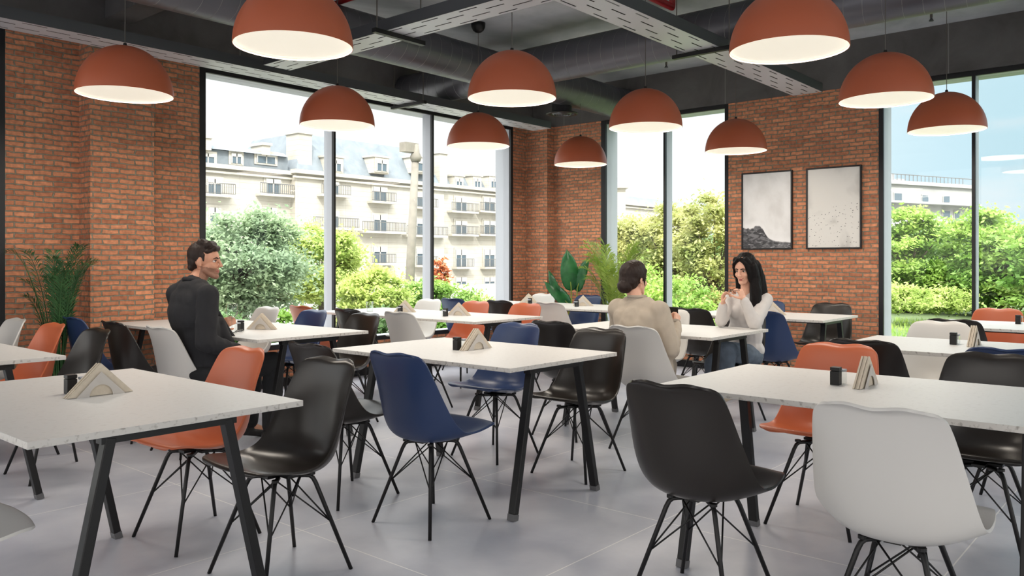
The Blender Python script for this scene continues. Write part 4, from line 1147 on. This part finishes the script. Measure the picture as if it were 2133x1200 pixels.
def leaves(nrng, centres, radii, n, size, flat=.55, elong=1.9):
    c = centres[nrng.integers(0, len(centres), n)]; r = radii[nrng.integers(0, len(radii), n)] if len(radii) != len(centres) else radii[0]
    d = nrng.normal(size=(n, 3)); d /= np.linalg.norm(d, axis=1)[:, None]; rad = np.abs(nrng.normal(0, .62, n))
    p = c + d * rad[:, None] * np.array(r)
    nn = nrng.normal(size=(n, 3)); nn[:, 2] = np.abs(nn[:, 2]) + flat; nn /= np.linalg.norm(nn, axis=1)[:, None]
    t = np.cross(nn, nrng.normal(size=(n, 3))); t /= np.linalg.norm(t, axis=1)[:, None]; b = np.cross(nn, t)
    s = size * nrng.uniform(.6, 1.3, n)[:, None]
    q = np.stack([p + t * s * elong / 2, p + b * s / 2, p - t * s * elong / 2, p - b * s / 2], 1)
    return q.reshape(-1, 3)
def leaf_mesh(name, verts, mat, parent):
    n = len(verts) // 4; me = bpy.data.meshes.new(name); me.vertices.add(len(verts)); me.vertices.foreach_set('co', verts.astype(np.float32).ravel())
    me.loops.add(n * 4); me.loops.foreach_set('vertex_index', np.arange(n * 4, dtype=np.int32))
    me.polygons.add(n); me.polygons.foreach_set('loop_start', np.arange(0, n * 4, 4, dtype=np.int32))
    me.update(calc_edges=True); me.materials.append(mat)
    o = bpy.data.objects.new(name, me); COL.objects.link(o); o.parent = parent; return o
def tree(name, x, y, z0, top, rx, rz, mat, label, seed, n=9000, size=.10, ncl=46, clr=.38, group=None, trunk=True, cat='tree', flat=.55):
    rg = np.random.default_rng(seed); t = thing(name, label, cat, (x, y, z0), 0, group)
    cz = top - z0 - rz; d = rg.normal(size=(ncl, 3)); d /= np.linalg.norm(d, axis=1)[:, None]
    cc = d * (rg.uniform(.35, 1, ncl) ** .6)[:, None] * np.array((rx, rx, rz)) * (1 - clr * .5 / max(rx, .4)) + np.array((0, 0, cz))
    m = MB()
    if trunk:
        m.tube([(0, 0, 0), (.04, .03, cz * .5), (0, 0, cz)], [.05 * rx + .05, .04 * rx + .03, .03], 8)
        for k in range(0, ncl, 2):
            st = Vector((0, 0, max(.2, cz - rz * .6) + (k % 7) / 7 * rz * .5)); e = Vector(cc[k]); m.tube([st, st.lerp(e, .5) + Vector((0, 0, .1)), e], [.03, .02, .008], 5)
        m.build('trunk', M['bark'], t, smooth=True)
    rr = np.array([(clr, clr, clr * flat)]) * rx / 1.2
    leaf_mesh('foliage', leaves(rg, cc, rr, n, size), mat, t)
    return t
TG, TS = 'garden trees beyond the right windows', 'street trees beyond the left windows'
def at(u, d):
    s = (u - 1066.5) / FPX; F = (math.cos(YAW), math.sin(YAW)); R = (math.sin(YAW), -math.cos(YAW))
    return d * (F[0] + R[0] * s), d * (F[1] + R[1] * s)
def zt(v, d): return 1.25 + (544.5 - v) * d / FPX
def T(u, d, vtop, rx, rz, mat, label, seed, z0, **k):
    x, y = at(u, d); return tree(k.pop('name', 'tree'), x, y, z0, zt(vtop, d), rx, rz, M[mat], label, seed, **k)
T(505, 18, 420, 1.55, 1.35, 'leafA', 'feathery grey green tree behind the seated man\'s head', 1, GL, group=TS, n=44000, size=.055, ncl=90)
T(445, 21, 475, 1.5, 1.6, 'leafA', 'feathery grey green tree at the left frame of the street window', 21, GL, group=TS, n=26000, size=.058)
T(668, 21, 452, 1.35, 1.25, 'leafB', 'yellow green tree on both sides of the first street mullion', 2, GL, group=TS, n=36000, size=.058, ncl=60)
T(775, 19, 545, 1.0, .85, 'leafB', 'low yellow green tree left of the leaning pole', 3, GL, group=TS, n=18000, size=.058)
T(905, 24, 575, 1.3, .9, 'leafC', 'low green tree right of the leaning pole', 4, GL, group=TS, n=16000, size=.065)
T(985, 26, 600, 1.3, .9, 'leafB', 'lowest green bush before the right end of the stone building', 5, GL, group=TS, n=14000, size=.065)
T(915, 30, 508, .55, 1.2, 'leafR', 'sparse reddish shrub right of the second street mullion', 6, GL, group=None, n=1500, size=.08, name='reddish_shrub', cat='shrub')
for i, (u, wh) in enumerate(((470, 'right of the seated man'), (575, 'behind the white chair of the man\'s table'), (690, 'at the first street mullion'), (800, 'behind the light grey white chair'), (905, 'at the second street mullion'))):
    x, y = at(u, 12.6)
    tree('low_shrub', x, max(y, 8.4), GL, .62 + .10 * (i % 2), .62, .75, M[('leafE', 'leafC', 'leafD')[i % 3]], 'low leafy shrub outside the street window ' + wh, 30 + i, n=8000, size=.05, trunk=False, cat='shrub', group='shrubs outside the street window')
T(1300, 24, 425, 1.5, 1.5, 'leafD', 'olive tree left of the narrow window mullion', 7, GL, group=TG, n=36000, size=.058, ncl=70)
T(1400, 22, 405, 1.15, 1.7, 'leafD', 'tall yellowish tree right of the narrow window mullion', 8, GL, group=TG, n=36000, size=.058, ncl=70)
T(1490, 20, 370, 1.2, 2.2, 'leafD', 'pale olive tree at the right side of the narrow window', 9, GL, group=TG, n=36000, size=.058, ncl=60)
T(1350, 17, 545, 1.5, .9, 'leafC', 'green bush low in the narrow window', 10, GL, group=None, n=18000, size=.05, name='garden_bush', cat='bush', trunk=False)
T(1885, 24, 412, 1.55, 1.9, 'leafC', 'bright green tree at the left side of the garden window', 12, -.25, group=TG, n=40000, size=.07, ncl=70, flat=.4)
T(1990, 27, 440, 1.6, 1.7, 'leafE', 'deeper green tree behind the garden window mullion', 13, -.25, group=TG, n=30000, size=.075, ncl=60, flat=.4)
T(2085, 22, 412, 1.6, 1.8, 'leafC', 'bright green tree at the right edge behind the glass', 14, -.25, group=TG, n=40000, size=.07, ncl=70, flat=.4)
T(2190, 20, 430, 1.6, 1.9, 'leafC', 'bright green tree just beyond the right edge', 15, -.25, group=TG, n=16000, size=.08, ncl=60, flat=.4)
T(1880, 19, 592, .9, .34, 'leafB', 'low yellow green bush in the garden, left', 16, -.25, group='low bushes in the garden', n=12000, size=.045, name='garden_bush', cat='bush', trunk=False)
T(1965, 20, 600, .8, .32, 'leafB', 'low yellow green bush in the garden by the mullion', 17, -.25, group='low bushes in the garden', n=12000, size=.045, name='garden_bush', cat='bush', trunk=False)
for i, (u, wh) in enumerate(((1815, 'left of the garden window frame'), (1925, 'in the left garden pane'), (2035, 'behind the garden mullion'), (2150, 'at the right edge'))):
    T(u, 33, 505 + (i % 2) * 20, 2.1, 1.3, ('leafE', 'leafC')[i % 2], 'dark hedge tree at the back of the garden, ' + wh, 60 + i, -.25, group='hedge trees at the back of the garden', n=18000, size=.10, name='hedge_tree', clr=.5)
for i, (u, wh) in enumerate(((1255, 'at the left frame of the narrow window'), (1372, 'behind the narrow mullion'), (1500, 'at the right frame of the narrow window'))):
    T(u, 33, 485 + (i % 2) * 25, 2.2, 1.7, ('leafE', 'leafD')[i % 2], 'green hedge tree behind the olive trees ' + wh, 80 + i, GL, group='hedge trees behind the olive trees', n=18000, size=.10, name='hedge_tree', clr=.5)
gx = np.random.default_rng(3); gp = np.stack([gx.uniform(9.3, 22, 26000), gx.uniform(-8, 6, 26000), np.full(26000, -.25)], 1)
gh = gx.uniform(.05, .13, 26000)[:, None]; ga = gx.uniform(0, 2 * PI, 26000); gd = np.stack([np.cos(ga), np.sin(ga), np.zeros(26000)], 1) * .008
gl_ = gx.normal(0, .02, (26000, 3)); gl_[:, 2] = 0
gv = np.stack([gp - gd, gp + gd, gp + gd * .3 + gl_ + np.array((0, 0, 1)) * gh, gp - gd * .3 + gl_ + np.array((0, 0, 1)) * gh], 1).reshape(-1, 3)
go = leaf_mesh('grass_blades', gv, M['leafC'], None); tag(go, 'short green grass outside the garden window', 'grass', kind='stuff')

# leaning pole
px_, py_ = at(847, 26)
pl = thing('street_pole', 'pale leaning street pole with a lamp head in front of the stone building', 'pole', (px_, py_, GL))
tpx, tpy = at(866, 26); tz = zt(315, 26) - GL
M['pole'] = pmat('pale_pole', (124, 120, 112), .8, noise=(5, .15))
MB().tube([(0, 0, 0), ((tpx - px_) * .5, (tpy - py_) * .5, tz * .5), (tpx - px_, tpy - py_, tz)], [.17, .14, .11], 14).build('post', M['pole'], pl, smooth=True)
MB().lathe([(0, 0), (.15, .02), (.19, .16), (.13, .30), (.10, .55), (0, .6)], 14, (tpx - px_, tpy - py_, tz - .35)).build('lamp_head', M['pole'], pl, smooth=True)
MB().cbox((tpx - px_ - .2, tpy - py_ + .1, tz + .1), (.55, .3, .3)).build('junction_box', M['pole'], pl)

# ---- stone building across the street
M['stone'] = concrete_mat('pale_stone', (164, 160, 150), (184, 180, 170), .35, (6, .55, .012, 0, 0, (132, 126, 116)))
M['slate'] = concrete_mat('slate_roof', (100, 109, 117), (120, 129, 136), .8)
M['shut'] = pmat('window_white', (180, 180, 176), .6); M['pane'] = pmat('window_dark_glass', (84, 98, 108), .15)
M['iron'] = pmat('balcony_iron', (98, 98, 98), .6)
YB = 70.0
def bxu(u): 
    s = (u - 1066.5) / FPX; d = YB / (math.sin(YAW) - math.cos(YAW) * s); return d * (math.cos(YAW) + math.sin(YAW) * s)
def bz(u, v):
    s = (u - 1066.5) / FPX; d = YB / (math.sin(YAW) - math.cos(YAW) * s); return 1.25 + (544.5 - v) * d / FPX
B = thing('stone_building', 'pale stone apartment building with slate roofs across the street', 'building', (bxu(720), YB, GL))
OX, OY, OZ = B.location
def BM(): return MB()
def bbox(m, x0, y0, z0, x1, y1, z1, mi=0): m.box(x0 - OX, y0 - OY, z0 - OZ, x1 - OX, y1 - OY, z1 - OZ, mi)
xa, xb, xc, xd, xe = bxu(380), bxu(615), bxu(925), bxu(1080), bxu(1180)
zc_l, zc_m, zc_r = bz(520, 352), bz(760, 372), bz(980, 392)
zr0 = bz(980, 405)
m = BM(); bbox(m, xa - 14, YB + .8, GL, xb, YB + 14, zc_l); m.build('wall', M['stone'], B)
m = BM(); bbox(m, xb, YB, GL, xc, YB + 14, zc_m); m.build('wall', M['stone'], B)
m = BM(); bbox(m, xc, YB + .5, GL, xe + 40, YB + 14, zc_r); m.build('wall', M['stone'], B)
for (x0, x1, z, yo) in ((xa - 14, xb, zc_l, .8), (xb - .3, xc + .3, zc_m, 0), (xc, xe + 40, zc_r, .5)):
    m = BM(); bbox(m, x0, YB + yo - .5, z - .15, x1, YB + yo + .4, z + .25); bbox(m, x0, YB + yo - .3, z - .6, x1, YB + yo, z - .4); m.build('cornice', M['stone'], B)
def roof(x0, x1, z0, z1, y0, sl=1.4, inx=0.0):
    m = BM(); v = [(x0, y0, z0), (x1, y0, z0), (x1, y0 + 13, z0), (x0, y0 + 13, z0), (x0 + inx, y0 + sl, z1), (x1 - inx, y0 + sl, z1), (x1 - inx, y0 + 13 - sl, z1), (x0 + inx, y0 + 13 - sl, z1)]
    m.quadify([(a - OX, b - OY, c - OZ) for a, b, c in v], [(0, 1, 5, 4), (1, 2, 6, 5), (2, 3, 7, 6), (3, 0, 4, 7), (4, 5, 6, 7)]); return m.build('roof', M['slate'], B)
zl1, zm1, zr1 = bz(520, 308), bz(780, 290), bz(980, 368)
roof(xa - 14, xb, zl1 - .3, zl1 + .2, YB + 1.2, .9)
roof(xb + .6, xc - .2, zc_m + .2, zm1, YB + .6, 2.2, 1.6)
roof(xc, xe + 40, zc_r + .2, zr1, YB + 1.0, .8)
for (u0, u1, v0, v1) in ((634, 662, 352, 275), (928, 944, 400, 318), (560, 575, 320, 300), (440, 452, 310, 285)):
    m = BM(); bbox(m, bxu(u0), YB + 1, bz(u0, v0), bxu(u1), YB + 3.2, bz(u0, v1)); bbox(m, bxu(u0) - .15, YB + .85, bz(u0, v1), bxu(u1) + .15, YB + 3.35, bz(u0, v1) + .25); m.build('chimney', M['stone'], B)
def bwin(u, v0, v1, wpx, yo=0.0, balcony=None, dormer=False):
    """window by the pixels of its opening: a framed casement set on the wall"""
    x0, x1 = bxu(u - wpx / 2), bxu(u + wpx / 2); z0, z1 = bz(u, v1), bz(u, v0); y = YB + yo
    if dormer:
        m = BM(); bbox(m, x0 - .35, y - .1, z0 - .3, x1 + .35, y + 2.6, z1 + .3); bbox(m, x0 - .5, y - .25, z1 + .3, x1 + .5, y + 2.6, z1 + .5); m.build('dormer', M['stone'], B); y -= .1
    m = BM()
    bbox(m, x0 - .22, y - .10, z0 - .15, x1 + .22, y - .01, z1 + .25); fr = m.build('window_surround', M['stone'], B)
    m = BM(); bbox(m, x0, y - .13, z0, x1, y - .11, z1); m.build('pane', M['pane'], fr)
    m = BM(); t = .10; xm = (x0 + x1) / 2
    bbox(m, x0, y - .2, z0, x0 + t, y - .13, z1); bbox(m, x1 - t, y - .2, z0, x1, y - .13, z1); bbox(m, xm - t / 2, y - .2, z0, xm + t / 2, y - .13, z1)
    bbox(m, x0 + t, y - .2, z0 + (z1 - z0) * .68, x1 - t, y - .13, z1); m.build('casement', M['shut'], fr)
    if balcony:
        b0, b1 = bxu(u - balcony / 2), bxu(u + balcony / 2)
        m = BM(); bbox(m, b0, y - .9, z0 - .25, b1, y, z0 - .02); sl = m.build('balcony_slab', M['stone'], B)
        m = BM(); bbox(m, b0, y - .88, z0 + .95, b1, y - .82, z0 + 1.03); bbox(m, b0, y - .88, z0 + .05, b1, y - .82, z0 + .1)
        k = int((b1 - b0) / .22)
        for i in range(k + 1):
            xx = b0 + (b1 - b0) * i / k; bbox(m, xx - .02, y - .87, z0 + .02, xx + .02, y - .83, z0 + .95)
        m.build('railing', M['iron'], sl)
m = BM(); bbox(m, xa - 14, YB + 1.6, zc_l, xb + .2, YB + 12, zl1 - .3); m.build('attic_wall', M['slate'], B)
for u, w_ in ((450, 30), (510, 22), (572, 40)): bwin(u, 317, 338, w_, 1.6)
for u in (700, 795, 880): bwin(u, 334, 356, 22, .2, None, True)
for u in (962, 1000, 1034, 1080): bwin(u, 372, 390, 13, .7, None, True)
for u in (455, 577): bwin(u, 372, 404, 30, .8, 70)
for u in (455, 572): bwin(u, 432, 468, 24, .8)
for u in (455, 575): bwin(u, 505, 540, 24, .8)
for u, a, c, bw in ((690, 378, 406, 60), (790, 390, 420, 50), (880, 402, 432, 44)): bwin(u, a, c, 28, 0, bw)
for u, a, c, bw in ((690, 440, 474, 95), (790, 448, 482, 90), (880, 456, 490, 85)): bwin(u, a, c, 28, 0, bw)
for u, a, c, bw in ((690, 510, 542, 46), (790, 514, 548, 48), (880, 518, 552, 44)): bwin(u, a, c, 28, 0, bw)
for u in (690, 790, 880): bwin(u, 580, 612, 28, 0)
for u in (965, 1024, 1075):
    bwin(u, 412, 440, 24, .5, 56); bwin(u, 460, 488, 24, .5, 56); bwin(u, 520, 556, 22, .5, 36); bwin(u, 578, 606, 22, .5)

# ---- white building beyond the garden
M['whitewall'] = concrete_mat('white_render', (150, 152, 152), (166, 168, 168), .6)
p0 = at(1838, 78); p1 = at(2024, 84)
ang = math.atan2(p1[1] - p0[1], p1[0] - p0[0]); Wd = math.hypot(p1[0] - p0[0], p1[1] - p0[1])
WB = thing('white_building', 'white flat roofed building seen over the garden trees', 'building', (p0[0], p0[1], -5), ang)
ztop = zt(386, 80) + 5
m = MB(); m.box(-1.5, 0, 0, Wd, 10, ztop); m.build('wall', M['whitewall'], WB)
m = MB(); m.box(-1.7, -.3, ztop, Wd + .2, 10.2, ztop + .35); m.box(-1.5, -.9, zt(421, 80) + 4.8, Wd + .3, 0, zt(421, 80) + 5.0); m.build('cornice', M['whitewall'], WB)
m = MB()
for i in range(24): m.box(-1.4 + i * Wd / 23, 0, ztop + .35, -1.36 + i * Wd / 23, .05, ztop + 1.0)
m.box(-1.4, 0, ztop + .95, Wd, .05, ztop + 1.02); m.build('roof_railing', M['iron'], WB)
m = MB(); m.box(2.2, 2, ztop + .3, 4.2, 5, ztop + 1.3); m.box(6, 3, ztop + .3, 7, 4, ztop + 1.0); m.build('roof_plant_box', M['whitewall'], WB)
for (u, va, vb, w_) in ((1867, 405, 419, 1.0), (1922, 406, 419, .85), (1967, 405, 418, .85), (1967, 437, 452, 1.0), (1990, 437, 452, .7)):
    f_ = (u - 1838) / (2024 - 1838) * Wd; za, zb = zt(vb, 80) + 5, zt(va, 80) + 5
    fr = MB().box(f_ - w_ / 2 - .1, -.1, za - .1, f_ + w_ / 2 + .1, -.01, zb + .1).build('window_surround', M['whitewall'], WB)
    MB().box(f_ - w_ / 2, -.14, za, f_ + w_ / 2, -.11, zb).build('pane', M['pane'], fr)
# ---- corner of another stone building in the narrow window
q0 = at(1225, 62); q1 = at(1303, 62); ang = math.atan2(q1[1] - q0[1], q1[0] - q0[0]); Wd = math.hypot(q1[0] - q0[0], q1[1] - q0[1])
SB = thing('stone_house', 'pale stone house corner behind the olive trees', 'building', (q0[0], q0[1], -5), ang)
zt2 = zt(392, 62) + 5
MB().box(-6, 0, 0, Wd, 8, zt2).build('wall', M['stone'], SB)
MB().box(-6, -.3, zt2, Wd + .2, 8, zt2 + .3).build('cornice', M['stone'], SB)
m = MB(); m.quadify([(-6, 0, zt2 + .3), (Wd - .1, 0, zt2 + .3), (Wd - .1, 8, zt2 + .3), (-6, 8, zt2 + .3), (-5, 1, zt2 + 1.3), (Wd - .8, 1, zt2 + 1.3), (Wd - .8, 7, zt2 + 1.3), (-5, 7, zt2 + 1.3)], [(0, 1, 5, 4), (1, 2, 6, 5), (2, 3, 7, 6), (3, 0, 4, 7), (4, 5, 6, 7)]); m.build('roof', M['slate'], SB)
fr = MB().box(Wd - 1.5, -.1, zt2 - 2.6, Wd - .6, -.01, zt2 - 1).build('window_surround', M['stone'], SB)
MB().box(Wd - 1.4, -.14, zt2 - 2.5, Wd - .7, -.11, zt2 - 1.1).build('pane', M['pane'], fr)
